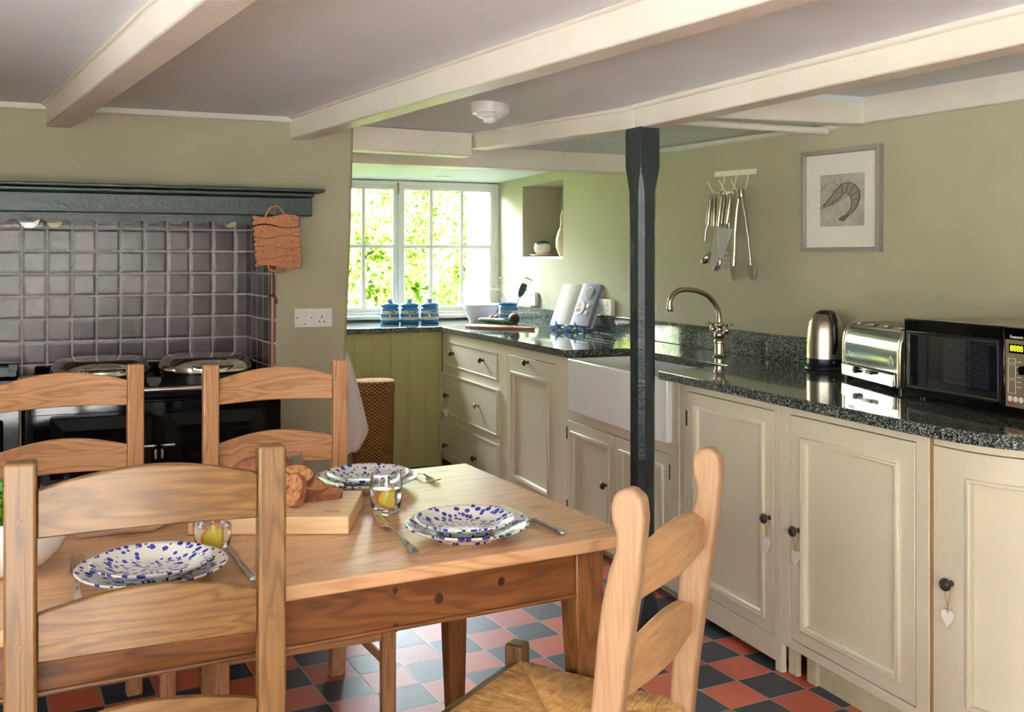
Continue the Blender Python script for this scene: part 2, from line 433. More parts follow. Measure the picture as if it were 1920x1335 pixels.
t.set(col=t.ramp(n, [(.3, (88, 44, 26)), (.6, (138, 80, 50)), (.8, (176, 120, 84))]), rough=.7); t.bump(n, .6, .006); M['crust'] = t.m
t = NT('foliage'); v = t.coord(); n = t.noise(v, 3, 3); oi = t.new('ShaderNodeNewGeometry')
cc = t.ramp(t.math('ADD', t.math('MULTIPLY', oi.outputs['Random Per Island'], .8), t.math('MULTIPLY', n, .2)), [(.05, (40, 66, 18)), (.35, (84, 118, 40)), (.65, (130, 150, 60)), (.85, (176, 180, 104)), (1, (170, 146, 100))])
df = t.new('ShaderNodeBsdfDiffuse'); tl = t.new('ShaderNodeBsdfTranslucent'); mx = t.new('ShaderNodeMixShader'); mx.inputs[0].default_value = .45
t.link(cc, df.inputs[0]); t.link(cc, tl.inputs[0]); t.link(df.outputs[0], mx.inputs[1]); t.link(tl.outputs[0], mx.inputs[2]); t.link(mx.outputs[0], t.out.inputs[0]); M['foliage'] = t.m
t = NT('spotted_vase'); v = t.coord(); vd = t.voro(v, 60)
t.set(col=t.ramp(vd, [(.18, (120, 70, 40)), (.26, (214, 200, 160))]), rough=.4); M['vase'] = t.m
t = NT('cream_blue_pot'); s3 = t.new('ShaderNodeSeparateXYZ'); t.link(t.coord(), s3.inputs[0])
n = t.math('ADD', s3.outputs[2], t.math('MULTIPLY', t.noise(t.coord(), 40, 2), .03))
t.set(col=t.ramp(n, [(.098, (226, 220, 206)), (.110, (50, 76, 110))]), rough=.2); M['pot'] = t.m
# ================================================================== the setting
fl = MB(); R_ = Matrix.Rotation(-.485, 3, 'Z'); P0 = Vector((.7313, 3.620, 0))
fl.add([R_ @ (VW(v, w) - P0) for v, w in ((-2.4, -2.8), (4.3, -2.8), (4.3, 7.35), (-2.4, 7.35))], [(0, 1, 2, 3)])
struct('floor', fl, M['floor'], loc=P0, rotz=.485, smooth=False)

struct('floor', MB().box(-2.2, 3.9, -2.7, -.9, -.02, .004), M['flag'], rotz=ROTW)  # unseen pale slab behind the camera, added to bounce sunlight onto the ceiling
# sage walls
pr = MB().prism([(-2.2, 0), (-1.4, 0), (-1.4, 1.625), (.715, 1.625), (.715, 0), (1.03, 0), (1.037, .6), (1.05, 1.0), (1.072, 1.5), (1.085, 2.06), (-2.2, 2.06)], 4.57, 7.3, 'y')
struct('wall_chimney', pr, M['wall'], rotz=ROTW, bevel=.016, seg=3, angle=50)

def hole_wall(name, us, zs, holes, f, depth_dir, mat, back=None):
    """grid wall; f(u,z)->point in v,w,z ; holes are (i,j) cells left open with reveals along depth_dir"""
    mb = MB()
    for i in range(len(us)-1):
        for j in range(len(zs)-1):
            q = [f(us[i], zs[j]), f(us[i+1], zs[j]), f(us[i+1], zs[j+1]), f(us[i], zs[j+1])]
            if (i, j) in holes:
                d = Vector(depth_dir); e = [Vector(p)+d for p in q]
                n = 4
                for k in range(4):
                    l = (k+1) % 4; mb.add([q[k], q[l], e[l], e[k]], [(0, 1, 2, 3)])
                if back: mb.add(e, [(0, 1, 2, 3)])
            else: mb.add(q, [(0, 1, 2, 3)])
    o = struct(name, mb, mat, rotz=ROTW, smooth=False)
    bm = bmesh.new(); bm.from_mesh(o.data); bmesh.ops.remove_doubles(bm, verts=bm.verts[:], dist=1e-4)
    bmesh.ops.recalc_face_normals(bm, faces=bm.faces[:]); bm.to_mesh(o.data); bm.free()
    o.data.polygons.foreach_set('use_smooth', [True]*len(o.data.polygons)); o.data.set_sharp_from_angle(angle=radians(25))
    return o
NW0, NW1 = w_on(1056, 2.83), w_on(980, 2.83)
ws = [7.3, 7.0, NW1, NW0, 5.2, 4.6, 4.0, 3.8, 3.68, 3.55, 3.4, 3.0, 2.0, 0, -2.7]
def rwf(w, z):
    v = wall_v(w)
    if abs(w-3.68) < .01 or abs(w-3.55) < .01: v += .006
    return (v, w, z)
hole_wall('wall_right', ws, [0, 1.405, 1.915, 2.1], {(2, 1)}, rwf, (.30, 0, 0), M['wall'], back=True)
MB_ = MB().box(2.829, 3.12, NW0+.004, NW1-.004, 1.385, 1.406)
struct('trim_1', MB_, M['white_trim'], rotz=ROTW, bevel=.003)
hole_wall('wall_window', [1.0, 1.14, 2.828, 2.86], [0, .955, 1.966, 2.1], {(1, 1)}, lambda u, z: (u, 7.17, z), (0, .12, 0), M['wall'])
hole_wall('wall_left', [4.6, 1.9, .1, -.5, -2.3, -2.7], [0, .75, 1.9, 2.1], {(1, 1), (3, 1)}, lambda u, z: (-2.2, u, z), (-.25, 0, 0), M['wall'])
hole_wall('wall_rear', [-2.2, -1.6, .4, .9, 3.0, 3.9], [0, .5, 1.92, 2.1], {(1, 1)}, lambda u, z: (u, -2.7, z), (0, -.25, 0), M['wall'])

# tiled recess behind the cooker
gv, gz = v_on(440, 5.05), z_at(471.7, v_on(440, 5.05), 5.05)
tb = MB().box(-1.42-gv, .662-gv, 0, .02, 0-gz, 1.66-gz)
o = struct('wall_tiled', tb, M['tile'], bevel=.001); put(o, VW(gv, 5.05, gz), ROTW)
sl = sqrt(.055**2+.48**2)
tb = MB().box(0, sl, 0, .015, -gz, 1.66-gz)
o = struct('wall_tiled_return', tb, M['tile'], bevel=.001); put(o, VW(.657, 5.05, gz), ROTW - atan2(.48, .055))
o = struct('trim_2', MB().box(.703, .717, 4.562, 4.574, .0, 1.56), plain('copper_edge', (170, 120, 100), .4, .3), rotz=ROTW, bevel=.003)

# ceiling
def b2v(w): return .792 + .1793*(4.572-w)/.984
def b3v(w): return 1.835 + .080*(3.325-w)/.996
def b3z(w):
    P = [(-2.7, 1.975), (1.68, 1.965), (3.325, 1.955), (4.72, 2.02), (7.3, 2.02)]
    for (a, za), (b, zb) in zip(P, P[1:]):
        if w <= b: return za + (zb-za)*(w-a)/(b-a)
    return 2.02
def crz(w):
    P = [(-2.7, 2.05), (3.19, 2.04), (3.2, 1.945), (3.5, 1.945), (4.75, 1.985), (5.3, 2.0), (6.2, 1.985), (7.3, 1.975)]
    for (a, za), (b, zb) in zip(P, P[1:]):
        if w <= b: return za + (zb-za)*(w-a)/(b-a)
    return 1.975
cw = [7.3, 6.2, 5.3, 4.75, 4.0, 3.5, 3.325, 3.2, 3.19, 1.68, 0, -2.75]
grid = []
for w in cw:
    r3 = b3z(w) if w < 5 else crz(w)
    grid.append([(-2.3, w, 2.028), (b2v(w), w, 2.028 if w < 5 else crz(w)), (b3v(w)+.02, w, r3), (b3v(w)+.07, w, r3 if w < 4.9 and w > 3.3 else (crz(w) if w>3 else r3+.03)), (4.2, w, crz(w))])
struct('ceiling', MB().surf(grid), M['ceil'], rotz=ROTW, angle=12)
struct('roof_slab', MB().box(-2.5, 4.3, -2.9, 7.45, 2.14, 2.2), M['stone'], rotz=ROTW)  # unseen slab over the ceiling, added to keep the sun out
bpy.data.objects['roof_slab'].name = 'wall_roof'

def beam(name, p0, p1, wd, zb0, zb1, zt0, zt1, mat=None, lip=True, ch=.006):
    p0, p1, wd = Vector((*p0, 0)), Vector((*p1, 0)), Vector((*wd, 0)); mb = MB()
    def V(p, z): return (p.x, p.y, z)
    mb.hexa([V(p0, zb0), V(p1, zb1), V(p1+wd, zb1), V(p0+wd, zb0)], [V(p0, zt0), V(p1, zt1), V(p1+wd, zt1), V(p0+wd, zt0)])
    if lip:
        u = wd.normalized()*.014
        mb.hexa([V(p0-u, zt0-.016), V(p1-u, zt1-.016), V(p1+wd+u, zt1-.016), V(p0+wd+u, zt0-.016)], [V(p0-u, zt0+.01), V(p1-u, zt1+.01), V(p1+wd+u, zt1+.01), V(p0+wd+u, zt0+.01)])
    return struct(name, mb, mat or M['beam'], bevel=ch, seg=2)
def ext(p, d, t): return (p[0]+d[0]*t, p[1]+d[1]*t)
d1 = (.537, -.844); beam('trim_3', ext((-1.954, 4.163), d1, -.02), ext((-1.954, 4.163), d1, 7.2), (.086, .055), 1.935, 1.935, 2.035, 2.035)
d2 = (.540, -.842); beam('trim_4', ext((-1.006, 4.53), d2, -.02), ext((-1.006, 4.53), d2, 7.6), (.076, .049), 1.93, 1.93, 2.035, 2.035)
d3 = (.453, -.891); c3 = (.433, 3.773)
beam('trim_5', ext(c3, d3, -1.41), ext(c3, d3, .05), (.080, .041), 1.938, 1.874, 2.025, 1.958)
beam('trim_6', ext(c3, d3, .05), ext(c3, d3, 6.6), (.080, .041), 1.872, 1.905, 1.958, 1.99)
beam('trim_7', (-.966, 4.55), (-.198, 4.972), (-.05, .09), 1.898, 1.898, 2.014, 2.016, lip=False)
a, b = VW(1.0, 5.13), VW(2.84, 5.13); beam('trim_8', (a.x, a.y), (b.x, b.y), (-.05, .122), 1.889, 1.889, 2.03, 2.01, lip=False)
W6 = w_kink(1628)
a, b = VW(b3v(W6)+.06, W6), VW(KV+KS*(KW-W6)+.02, W6); beam('trim_9', (a.x, a.y), (b.x, b.y), (-.03, .075), 1.915, 1.931, 2.05, 2.05, lip=False)
wa, wb = W6+.06, -2.7
kp = lambda w, off=0: VW(KV+KS*(KW-w)-off, w)
a, b = kp(wa, .022), kp(wb, .022); beam('trim_10', (a.x, a.y), (b.x, b.y), (.06, .03), 1.934, 1.975, 2.055, 2.06, lip=False)
# round batten between post and wall, and coves
pw = w_kink(1552)
mb = MB().tube([VW(b3v(pw)+.05, pw, 1.932), VW(2.3, pw, 1.928), VW(KV+KS*(KW-pw)-.005, pw, 1.925)], .016, 10)
struct('trim_11', mb, M['beam'])
struct('trim_12', MB().box(-2.2, .80, 4.553, 4.575, 2.003, 2.035), M['white_trim'], rotz=ROTW, bevel=.005)
mb = MB(); gg = []
for w in (5.13, 4.75, 4.2, 3.8, 3.5, 3.2):
    z = crz(w if w > 3.2 else 3.201); v = wall_v(w); gg.append([(v-.016, w, z-.012), (v+.004, w, z-.020), (v+.004, w, z+.006), (v-.016, w, z+.004)])
for i in range(len(gg)-1): mb.hexa(gg[i], gg[i+1])
struct('trim_13', mb, M['white_trim'], rotz=ROTW)

# post
post = thing('support_post', 'dark blue-black chamfered timber post rising from the tiled floor to the ceiling beam', 'post', (.429, 3.77, 0), 0)
e1, e2 = Vector((.453, -.891, 0))*.1, Vector((.891, .453, 0))*.086
mb = MB(); secs = [(0, 0, .0), (.06, 0, .001), (.14, .006, .019), (1.5, .005, .018), (1.64, .004, .016), (1.73, 0, .001), (1.874, 0, .0005)]
rings = []
for z, sh, c in secs:
    A, B = .1, .086; u0, v0 = e1.normalized(), e2.normalized()
    pts = [(sh+c, sh), (A-sh-c, sh), (A-sh, sh+c), (A-sh, B-sh-c), (A-sh-c, B-sh), (sh+c, B-sh), (sh, B-sh-c), (sh, sh+c)]
    rings.append([u0*p[0] + v0*p[1] + Vector((0, 0, z)) for p in pts])
for i in range(len(rings)-1):
    mb.add(rings[i]+rings[i+1], [(k, (k+1) % 8, 8+(k+1) % 8, 8+k) for k in range(8)])
mb.add(rings[-1], [tuple(range(8))]); mb.build('shaft', M['post'], post, angle=30)

# window
def win(name, v0, v1, z0, z1, w, cols, hz, mull, rot=ROTW, wall='w', sgn=1):
    """v0..v1 opening; cols: muntin centres; mull: wide mullion centres"""
    def T(mb): return mb
    o = struct(name, MB().ring(v0, v1, z0, z1, [(0, -.02), (.028, -.02), (.028, .05), (0, .05)]), M['white_trim'], bevel=.003)
    put(o, (0, 0, 0), rot)
    edges = [v0+.028] + [x for m_ in mull for x in (m_-.011, m_+.011)] + [v1-.028]
    for m_ in mull: MB().box(m_-.011, m_+.011, -.012, .05, z0+.02, z1-.02).build('mullion', M['white_trim'], o, bevel=.003)
    for i in range(0, len(edges), 2):
        a, b = edges[i], edges[i+1]
        s = MB().ring(a, b, z0+.028, z1-.028, [(0, 0), (.026, 0), (.034, .012), (.034, .03), (0, .03)]).build('sash', M['white_trim'], o, bevel=.002)
        cs = [c for c in cols if a < c < b]
        for c in cs: MB().box(c-.013, c+.013, .004, .026, z0+.05, z1-.05).build('glazing_bar', M['white_trim'], s, bevel=.004)
        MB().box(a+.02, b-.02, .004, .027, hz-.013, hz+.013).build('glazing_bar', M['white_trim'], s, bevel=.004)
        MB().box(a+.03, b-.03, .014, .017, z0+.06, z1-.06).build('pane', M['pane'], s)
    for q in [o]: q.location = (0, 0, 0)
    return o
wv = lambda px: v_on(px, 7.18)
w1 = win('window_1', 1.14, 2.83, .975, 1.966, 7.17, [wv(681.5), wv(681.5)-(wv(738)-wv(681.5))*.98, wv(808.5), wv(866)], 1.483, [wv(748)])
put(w1, VW(0, 7.17, 0), ROTW)
o = struct('trim_14', MB().box(1.03, 2.83, 7.06, 7.20, .948, .976), M['white_trim'], rotz=ROTW, bevel=.006)
o = MB().box(-.006, .006, -.035, -.02, 1.87, 1.955).build('casement_stay', M['brass'], w1, bevel=.002); o.location.x = wv(744)
for i, (u0, u1) in enumerate(((.1, 1.9), (-2.3, -.5))):
    o = win('window_%d' % (2+i), u0, u1, .75, 1.9, 0, [u0+(u1-u0)*k/6 for k in (1, 2, 4, 5)], 1.33, [(u0+u1)/2])
    put(o, VW(-2.38, 0, 0), ROTW + pi/2)
for i, (u0, u1) in enumerate(((-1.6, .4),)):
    o = win('window_%d' % (4+i), u0, u1, .5, 1.92, 0, [u0+(u1-u0)*k/6 for k in (1, 2, 4, 5)], 1.25, [(u0+u1)/2])
    put(o, VW(0, -2.86, 0), ROTW)

# outside: whitewashed reveal, ground, shrubs
st = MB(); rs = random.Random(3); gg = []
for i in range(14):
    z = .3 + i*.16
    row = [(3.0, 7.31, z)]
    for j in range(7):
        w = 7.33 + j*.12; row.append((2.915 - .03*j/6 + .05*noise.noise(Vector((j*.7, i*.6, 1))) - (.06 if z < 1.3 else 0)*(1.3-z), w, z))
    row.append((3.2, 8.1, z)); gg.append(row)
struct('wall_outside', st.surf(gg), M['stone'], rotz=ROTW, angle=80)
struct('ground', MB().box(-14, 16, 7.4, 30, -.3, -.05), M['lawn'], rotz=ROTW, smooth=False)
struct('ground', MB().box(-14, 16, -22, -2.95, -.3, -.05), M['patio'], rotz=ROTW, smooth=False)  # unseen ground behind the camera, made pale to throw sun up at the ceiling
struct('ground', MB().box(-14, -2.5, -2.95, 7.4, -.3, -.05), M['patio'], rotz=ROTW, smooth=False)  # same pale ground on the left, also there for bounced light

def shrub(v, w, h, rx, nleaf, label, seed, ls=.05):
    rs = np.random.RandomState(seed); root = thing('shrub', label, 'shrub', VW(v, w, -.05), rs.rand()*6, 'shrubs outside the window')
    n = nleaf; u = rs.normal(size=(n, 3)); u /= np.linalg.norm(u, axis=1)[:, None]
    cl = rs.normal(size=(40, 3)); cl /= np.linalg.norm(cl, axis=1)[:, None]; cr = rs.uniform(.45, 1.0, 40)
    ci = rs.randint(0, 40, n); c = cl[ci]*cr[ci][:, None] + u*rs.uniform(.02, .30, n)[:, None]
    c = c*np.array([rx, rx, h/2]) + np.array([0, 0, h/2+.03])
    c[:, 2] = np.maximum(c[:, 2], .03)
    a = rs.normal(size=(n, 3)); a /= np.linalg.norm(a, axis=1)[:, None]
    b = np.cross(a, rs.normal(size=(n, 3))); b /= np.linalg.norm(b, axis=1)[:, None]
    L = rs.uniform(.5, 1.3, n)[:, None]*ls
    nrm = np.cross(a, b)
    P = np.stack([c-a*L, c-b*L*.42+nrm*L*.1, c+a*L, c+b*L*.42+nrm*L*.1], 1).reshape(-1, 3)
    me = bpy.data.meshes.new('foliage'); me.from_pydata(P.tolist(), [], np.arange(4*n).reshape(-1, 4).tolist()); me.materials.append(M['foliage'])
    o = bpy.data.objects.new('foliage', me); COL.objects.link(o); o.parent = root
    mb = MB(); r2 = random.Random(seed)
    for i in range(26):
        q = cl[i]*cr[i]*np.array([rx, rx, h/2]) + np.array([0, 0, h/2]); q = Vector(q)
        m1 = Vector((q.x*.35, q.y*.35, q.z*.5)) + Vector((r2.uniform(-.1, .1), r2.uniform(-.1, .1), 0))
        pts = [Vector((r2.uniform(-.05, .05), r2.uniform(-.05, .05), .0)), m1, q*.8 + Vector((r2.uniform(-.1, .1), r2.uniform(-.1, .1), r2.uniform(-.1, .1))), q]
        mb.tube(pts, [.022, .016, .01, .004], 5)
    mb.build('branches', M['twig'], root)
    return root
shrub(.85, 9.5, 2.0, .75, 4200, 'pale leafy shrub seen through the left casement of the window', 1, .045)
shrub(2.15, 9.2, 2.05, .62, 5600, 'dense green shrub behind the centre panes of the window', 2, .045)
shrub(3.25, 9.9, 2.5, .62, 5200, 'twiggy green shrub beside the whitewashed stone outside the window', 3, .045)
shrub(1.6, 12.4, 3.2, 1.2, 3600, 'tall bright tree-like shrub furthest beyond the window', 4, .06)
shrub(4.2, 12.6, 3.4, 1.2, 4200, 'broad tall shrub far behind the right panes of the window', 5, .06)
shrub(-.9, 12.2, 2.9, 1.2, 3200, 'broad shrub far behind the left casement of the window', 6, .06)
shrub(2.75, 8.35, 1.0, .28, 1800, 'low leafy shrub at the foot of the whitewashed stone', 7, .03)

# ceiling fittings
sd = thing('smoke_alarm', 'round white smoke alarm on the ceiling between two beams', 'smoke alarm', (0, 0, 0))
X, Y = at_z(919, 193, 2.0); sd.location = (X, Y, 1.985); sd.scale = (1.28, 1.28, 1.28)
k = .95
MB().lathe([(.0, .022), (.058, .022), (.060, .018), (.060, -.012), (.055, -.022), (.0, -.022)], 36).build('housing', M['plastic'], sd)
MB().lathe([(.044, -.021), (.036, -.034), (.018, -.036), (.0, -.036)], 32).build('cover', M['plastic'], sd)
mb = MB()
for i in range(16): mb.box(.018, .021, -.002, .002, -.046, -.034, TR(rz=2*pi*i/16))
mb.lathe([(.0, -.036), (.019, -.036), (.019, -.048), (.0, -.05)], 24); mb.build('sensor_grille', M['plastic'], sd)
def downlight(px, py, z, label):
    X, Y = at_z(px, py, z); r = thing('recessed_ceiling_light', label, 'ceiling light', (X, Y, z), 0, 'recessed ceiling lights')
    MB().lathe([(.034, .003), (.045, .003), (.047, -.002), (.044, -.006), (.034, -.004)], 32).build('trim_ring', M['white_trim'], r)
    MB().lathe([(.0, -.001), (.034, -.001), (.034, .004), (.0, .004)], 24).build('lens', M['plastic'], r)
downlight(830, 331, crz(6.6)-.001, 'round recessed ceiling light above the window recess')
downlight(1166, 263, 1.975, 'round recessed ceiling light just left of the dark post')
downlight(1905, 97, 2.035, 'round recessed ceiling light at the far right of the ceiling')

# mantel shelf
mt = thing('mantel_shelf', 'dark green wooden mantel shelf over the tiled cooker recess', 'shelf', VW(0, 4.57, 0), ROTW)
mr = v_on(585, 4.50)
zt = z_at(355, v_on(610, 4.42), 4.42)
MB().box(-2.19, v_on(610, 4.42), -.15, .0, zt-.014, zt).build('shelf_board', M['dgreen'], mt, bevel=.004)
MB().box(-2.19, v_on(590, 4.45), -.12, 0, zt-.034, zt-.015).build('moulding', M['dgreen'], mt, bevel=.006)
zf = z_at(405, mr, 4.50)
MB().box(-2.19, mr, -.07, 0, zf, zt-.035).build('fascia', M['dgreen'], mt, bevel=.004)
zv = z_at(421, .4, 4.60)
pts = [(-2.15, zf+.02)]; n = int((2.15+.70)/.098); x = -2.15
poly = [(-2.15, 1.60), (-2.15, zv)]
for i in range(29):
    x0 = -2.15 + i*.098
    for k in range(7):
        a = k/6; poly.append((x0+.022+.054*a, zv + .014*sin(pi*a)))
    poly.append((x0+.098, zv))
poly += [(.705, zv), (.705, 1.60)]
poly = [p for p in poly if p[0] <= .706]
o = MB().prism(poly, .012, .028, 'y').build('scalloped_valance', M['dgreen'], mt, angle=30)
for px, lab in ((55, 'white'), (102, 'cream'), (432, 'cream')):
    v = v_on(px, 4.66)
    r = thing('hanging_disc', {55: 'white round disc hanging just below the scalloped valance', 102: 'small cream disc hanging below the valance, right of the white one', 432: 'tiny cream disc below the right end of the valance'}[px], 'disc', VW(v, 4.66, z_at(428 if px == 55 else 427, v, 4.66)), ROTW)
    rr = .04 if px == 55 else .03
    MB().lathe([(0, -.006), (rr, -.004), (rr, .004), (0, .006)], 28, TR(z=rr, rx=pi/2)).build('plate', M['white'] if px == 55 else M['clearplastic'], r)
    MB().tube([(0, 0, rr*2), (0, .0, rr*2+.04)], .0015, 6).build('wire', M['iron'], r)
# ================================================================== sink wall cabinets
WT = .936                                     # worktop height
def fv(w): return 2.125 if w > 4.5 else 2.125 - .025*(4.5-w)/1.8 if w > 2.7 else 2.10
KNOB = [(0, 0), (.0085, 0), (.0075, -.004), (.0055, -.012), (.006, -.017), (.0155, -.020), (.0175, -.025), (.0155, -.031), (.008, -.035), (0, -.036)]
def knob(parent, x, z, mat='bronze', y=0.0, label=None, name='knob'):
    k = MB().lathe([(r, zz) for r, zz in KNOB], 20, TR(x, y, z, rx=-pi/2) @ Matrix.Scale(1, 4)).build(name, M[mat], parent, angle=50)
    if label: k['label'] = label
    return k
def rknob(parent, x, z, mat='bronze', y=0.0, **k):
    # lathe axis z -> pointing out of the front (-y)
    prof = [(r, -zz) for r, zz in KNOB]
    o = MB().lathe(prof, 20, TR(x, y, z, rx=pi/2)).build('knob', M[mat], parent, angle=50)
    for a, b in k.items(): o[a] = b
    return o
BEAD = [(0, .0), (0, -.007), (.004, -.010), (.008, -.007), (.012, -.009), (.018, -.005), (.021, .006), (.021, .012), (.0, .012)]
def door(parent, x0, x1, z0, z1, y=0, side=.055, top=.055, bot=.055, kn=None, kmat='bronze', hinge=None, name='door'):
    d = MB().ring(x0+.0035, x1-.0035, z0+.0035, z1-.0035, [(0, y), (0, y+.02), (side, y+.02), (side, y)])
    d.v = [((x), (yy), (zz)) for x, yy, zz in d.v]
    o = d.build(name, M['cab'], parent, bevel=.0015, seg=1)
    px0, px1, pz0, pz1 = x0+side, x1-side, z0+bot, z1-top
    if top != side or bot != side:
        # rebuild with unequal rails
        bpy.data.objects.remove(o)
        a = [(x0+.0035, z0+.0035), (x1-.0035, z0+.0035), (x1-.0035, z1-.0035), (x0+.0035, z1-.0035)]; b = [(px0, pz0), (px1, pz0), (px1, pz1), (px0, pz1)]
        m = MB(); vs = [(p[0], y, p[1]) for p in a+b] + [(p[0], y+.02, p[1]) for p in a+b]; fs = []
        for i in range(4):
            j = (i+1) % 4; fs += [(i, j, 4+j, 4+i), (8+i, 12+i, 12+j, 8+j), (i, 8+i, 8+j, j), (4+i, 4+j, 12+j, 12+i)]
        o = m.add(vs, fs).build(name, M['cab'], parent, bevel=.0015, seg=1)
    MB().box(px0-.005, px1+.005, y+.010, y+.018, pz0-.005, pz1+.005).build('panel', M['cab'], o)
    MB().ring(px0-.008, px1+.008, pz0-.008, pz1+.008, [(d_, y+yy) for d_, yy in BEAD]).build('bead_moulding', M['cab'], o, angle=60)
    if kn: rknob(o, kn[0], kn[1], kmat, y)
    if hinge:
        for hz in (z0+(z1-z0)*.14, z1-(z1-z0)*.14):
            MB().box(hinge-.004, hinge+.002, y-.004, y+.004, hz-.03, hz+.03).build('hinge', M['iron'], o, bevel=.0015)
    return o
def plate(parent, x0, x1, z0, z1, a0, a1, b0, b1, name='face_frame', y0=0, y1=.02):
    a = [(x0, z0), (x1, z0), (x1, z1), (x0, z1)]; b = [(a0, b0), (a1, b0), (a1, b1), (a0, b1)]
    vs = [(p[0], y0, p[1]) for p in a+b] + [(p[0], y1, p[1]) for p in a+b]; fs = []
    for i in range(4):
        j = (i+1) % 4; fs += [(i, j, 4+j, 4+i), (8+i, 12+i, 12+j, 8+j), (i, 8+i, 8+j, j), (4+i, 4+j, 12+j, 12+i)]
    return MB().add(vs, fs).build(name, M['cab'], parent, bevel=.0012, seg=1)
def unit(name, label, w0, w1, group=None):
    """origin at the left bottom front corner, local x towards the camera"""
    r = thing(name, label, 'cabinet', VW(fv(w0), w0, 0), 0, group)
    a = VW(fv(w0), w0); b = VW(fv(w1), w1); d = (b-a).normalized()
    r.rotation_euler = (0, 0, atan2(d.y, d.x)); return r, (b-a).length
H0, H1 = .10, .899
# --- drawers
wd0, wd1, wd2, wd3, wd4, wd5 = 6.40, w_on(938.5, 2.125), w_on(1052.5, 2.125), w_on(1281, fv(3.4)), w_on(1466, fv(2.8)), w_on(1741.5, 2.10)
r, L = unit('drawer_cabinet', 'cream cabinet of three deep drawers in the corner by the green panel', wd0, wd1)
MB().box(.0, L, .045, .55, H0, H1).build('carcass', M['cab'], r, bevel=.001)
zs = [(.843, .682), (.632, .365), (.316, .095)]
m = MB(); st = .06
def lx(px, o=r, w0=wd0): return w0 - w_on(px, 2.125)
plate(r, 0, L, .045, H1, .047, L-.047, .682, .843)
kn = [((845, 663), (900.7, 675.7)), ((839.5, 741), (896, 760.7)), ((838, 835), (892, 860))]
for i, (z1, z0) in enumerate(zs):
    x0, x1 = .047, L-.047
    if i: x0, x1 = .012, L-.012
    y = 0 if i == 0 else (-.016 if i == 1 else -.018)
    dr = MB().box(x0+.002, x1-.002, y, .02, z0+.002, z1-.002).build('drawer', M['cab'], r, bevel=.003)
    MB().ring(x0+.001, x1-.001, z0+.001, z1-.001, [(0, y+.002), (0, y-.005), (.005, y-.006), (.009, y-.002), (.009, y+.002)]).build('bead', M['cab'], dr, angle=60)
    for j, (px, py) in enumerate(kn[i]):
        w = w_on(px, 2.105); z = z_at(py, 2.105, w)
        rknob(dr, wd0-w, z, 'oakknob' if (i, j) == (1, 1) else 'bronze', y, **({'label': 'pale wooden replacement knob'} if (i, j) == (1, 1) else {}))
MB().box(0, L, .06, .08, 0, H0).build('plinth', M['plinth'], r)
# --- tall pull out unit
r, L = unit('tall_cabinet', 'narrow cream cabinet with one tall panelled door and a knob at its top', wd1, wd2)
MB().box(0, L, .045, .55, H0, H1).build('carcass', M['cab'], r)
x0, x1 = wd1-w_on(951, 2.125), wd1-w_on(1040, 2.125)
plate(r, 0.001, L-.001, .06, H1, x0, x1, .10, .853)
wk = w_on(985.6, 2.11)
door(r, x0, x1, .10, .853, side=.075, top=.10, bot=.075, kn=(wd1-wk, z_at(680, 2.10, wk)))
MB().box(0, L, .06, .08, 0, H0).build('plinth', M['plinth'], r)
# --- sink unit
r, L = unit('sink_cabinet', 'cream double-door cabinet under the white ceramic sink', wd2, wd3)
sl0, sl1 = wd2-w_on(1069, 2.11), wd2-w_on(1252.5, 2.09)
MB().box(0, L, .045, .55, H0, .63).build('carcass', M['cab'], r)
MB().box(0, sl0-.003, 0, .05, .646, H1).build('stile', M['cab'], r, bevel=.002)
MB().box(sl1+.003, sl1+.05, -.004, .05, .646, H1).build('stile', M['cab'], r, bevel=.002)
MB().box(sl1+.053, L, .004, .05, .06, H1).build('stile', M['cab'], r, bevel=.002)
xm = wd2-w_on(1150, 2.11); xa = wd2-w_on(1062, 2.12); xb = wd2-w_on(1252, 2.10)
wk = w_on(1132, 2.10)
plate(r, 0, sl1+.05, .06, .645, xa, xb, .10, .599)
door(r, xa, xm, .10, .599, side=.055, top=.06, kn=(wd2-wk, z_at(911, 2.09, wk)), hinge=xa)
door(r, xm, xb, .10, .599, side=.055, top=.06, hinge=xb)
MB().box(0, L, .06, .08, 0, H0).build('plinth', M['plinth'], r)
sink = thing('ceramic_sink', 'large white ceramic sink with a deep square front, partly behind the dark post', 'sink', r.location, r.rotation_euler.z)
sk = MB(); s0, s1, y0, y1, zb, zt_ = sl0, sl1, -.028, .43, .648, .903; tk = .022
o4 = [(s0, y0), (s1, y0), (s1, y1), (s0, y1)]; i4 = [(s0+tk, y0+tk), (s1-tk, y0+tk), (s1-tk, y1-tk), (s0+tk, y1-tk)]
vs = [(x, y, zb) for x, y in o4] + [(x, y, zt_) for x, y in o4] + [(x, y, zt_) for x, y in i4] + [(x+(0.01 if x < .5 else -.01), y+(.01 if y < .2 else -.01), zb+.03) for x, y in i4]
fs = [(3, 2, 1, 0), (12, 13, 14, 15)]
for a in range(4):
    b = (a+1) % 4; fs += [(a, b, 4+b, 4+a), (4+a, 4+b, 8+b, 8+a), (8+a, 8+b, 12+b, 12+a)]
sk.add(vs, fs).build('basin', M['white'], sink, bevel=.007, seg=3)
MB().lathe([(.0, 0), (.018, 0), (.02, .003), (.014, .004), (0, .002)], 20, TR(sl1-.14, y1-tk-.002, .872, rx=pi/2)).build('overflow', M['chrome'], sink)
MB().lathe([(0, 0), (.04, 0), (.042, .003), (.02, .004), (0, .002)], 24, TR((s0+s1)/2, .2, zb+.031)).build('drain', M['chrome'], sink)
